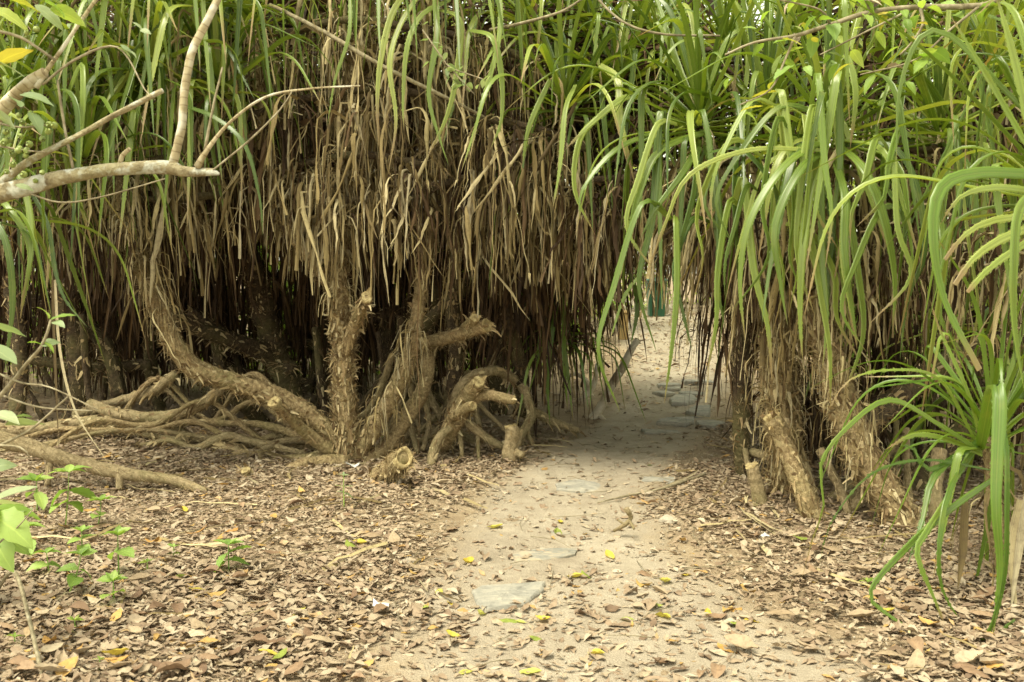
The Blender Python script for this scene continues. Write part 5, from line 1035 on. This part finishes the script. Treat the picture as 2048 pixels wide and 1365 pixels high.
# leafy shrub branch in the upper right
r = thing('shrub_branch', 'slender branch with lime leaves arching across the upper right', 'shrub', np.array([3.0, 5.3, 0]))
q0 = stem(r, [[3.0, 5.4, 0, .03], [3.1, 5.3, 1.6, .026], *LB([(2140, -10, 4.9, 10), (1960, 12, 4.85, 9), (1830, 15, 4.8, 8.5), (1740, 25, 4.78, 8), (1660, 50, 4.76, 7), (1590, 72, 4.75, 6), (1510, 85, 4.75, 4), (1450, 110, 4.75, 3)])], 'twig', 'branch', 9, .08)
tw = [[(1590, 72, 4.75, 5), (1570, 120, 4.72, 4), (1540, 180, 4.7, 3), (1480, 210, 4.7, 2)], [(1840, 15, 4.8, 6), (1845, 50, 4.75, 5), (1820, 90, 4.72, 4), (1800, 110, 4.7, 3)], [(1740, 25, 4.78, 4), (1720, -30, 4.8, 3)], [(1660, 50, 4.76, 4), (1640, 20, 4.7, 3), (1560, 0, 4.7, 3)],
      [(1960, 12, 4.85, 5), (1900, 60, 4.75, 4), (1830, 120, 4.7, 3), (1720, 150, 4.7, 2)], [(1820, 20, 4.8, 4), (1740, 60, 4.7, 3), (1640, 110, 4.7, 2)]]
Q_ = [stem(r, LB(t), 'twig', 'twig', 6) for t in tw]
for k in range(95):
    p = Q_[rng.integers(len(Q_))] if rng.random() < .75 else q0[int(len(q0)*.65):]; c = p[rng.integers(len(p)), :3]+rng.normal(0, .05, 3)
    put_leaf(r, c, U(0, 6.28), U(-.8, .4), U(.06, .125), rng.choice(['lime', 'seed', 'yellow', 'grey', 'dry'], p=[.55, .2, .1, .08, .07]), U(-.5, .5))
# climbing vine with small grey leaves on the curtain
r = thing('climbing_vine', 'little vine with small grey-green leaves on the dead-leaf curtain', 'vine', P(900, 150, 6.5)*[1, 1, 0]+[0, 0, float(hgt(0, 6.5))])
q = stem(r, LB([(845, 60, 6.05, 2.5), (880, 110, 6.0, 2.5), (900, 135, 6.0, 2.5), (940, 150, 6.0, 2), (970, 160, 6.0, 2)]), 'twig'); q2 = stem(r, LB([(900, 135, 6.0, 2), (930, 170, 6.0, 2), (950, 190, 6.0, 1.5)]), 'twig')
for k in range(34):
    p = q if k % 3 else q2; put_leaf(r, p[rng.integers(len(p)), :3]+rng.normal(0, .03, 3), U(0, 6.28), U(-.9, .3), U(.05, .08), 'grey', U(-.6, .6))
# bare lianas in the canopy
for pts, lb in (([(540, 10, 7.0, 6), (640, 60, 6.8, 7), (760, 130, 6.7, 7), (880, 190, 6.8, 6), (980, 240, 7.0, 4)], 'grey bare liana slanting down through the upper curtain'), ([(1170, -30, 6.4, 4), (1240, 40, 6.3, 4), (1320, 68, 6.3, 4), (1440, 72, 6.3, 3)], 'thin bare twig sagging across the top right of centre'),
                ([(980, 60, 6.8, 5), (1050, 45, 6.6, 5), (1130, 20, 6.5, 4), (1200, -30, 6.5, 4)], 'bare twig rising to the top edge right of the pale blades')):
    p = np.array(LB(pts)); r = thing('liana', lb, 'liana', p[0, :3], 'bare lianas in the canopy'); stem(r, p, 'twig', 'stem', 7, .1)
# leaves that nothing but their place tells apart get that place
ORD = ['first', 'second', 'third', 'fourth', 'fifth', 'sixth', 'seventh', 'eighth', 'ninth', 'tenth', 'eleventh', 'twelfth']
by = {}
for o in bpy.data.objects:
    if o.name.startswith('fallen_leaf') and o.parent is None and 'label' in o: by.setdefault(o['label'], []).append(o)
for lb, os_ in by.items():
    if len(os_) > 1:
        os_.sort(key=lambda o: project(np.array(o.location))[0])
        for k, o in enumerate(os_):
            t = lb+((', left of two' if k == 0 else ', right of two') if len(os_) == 2 else ', %s from left' % ORD[min(k, 11)])
            o['label'] = t if len(t.replace('-', ' ').split()) <= 16 else t.replace('fallen ', '', 1).replace(' the ', ' ', 1)
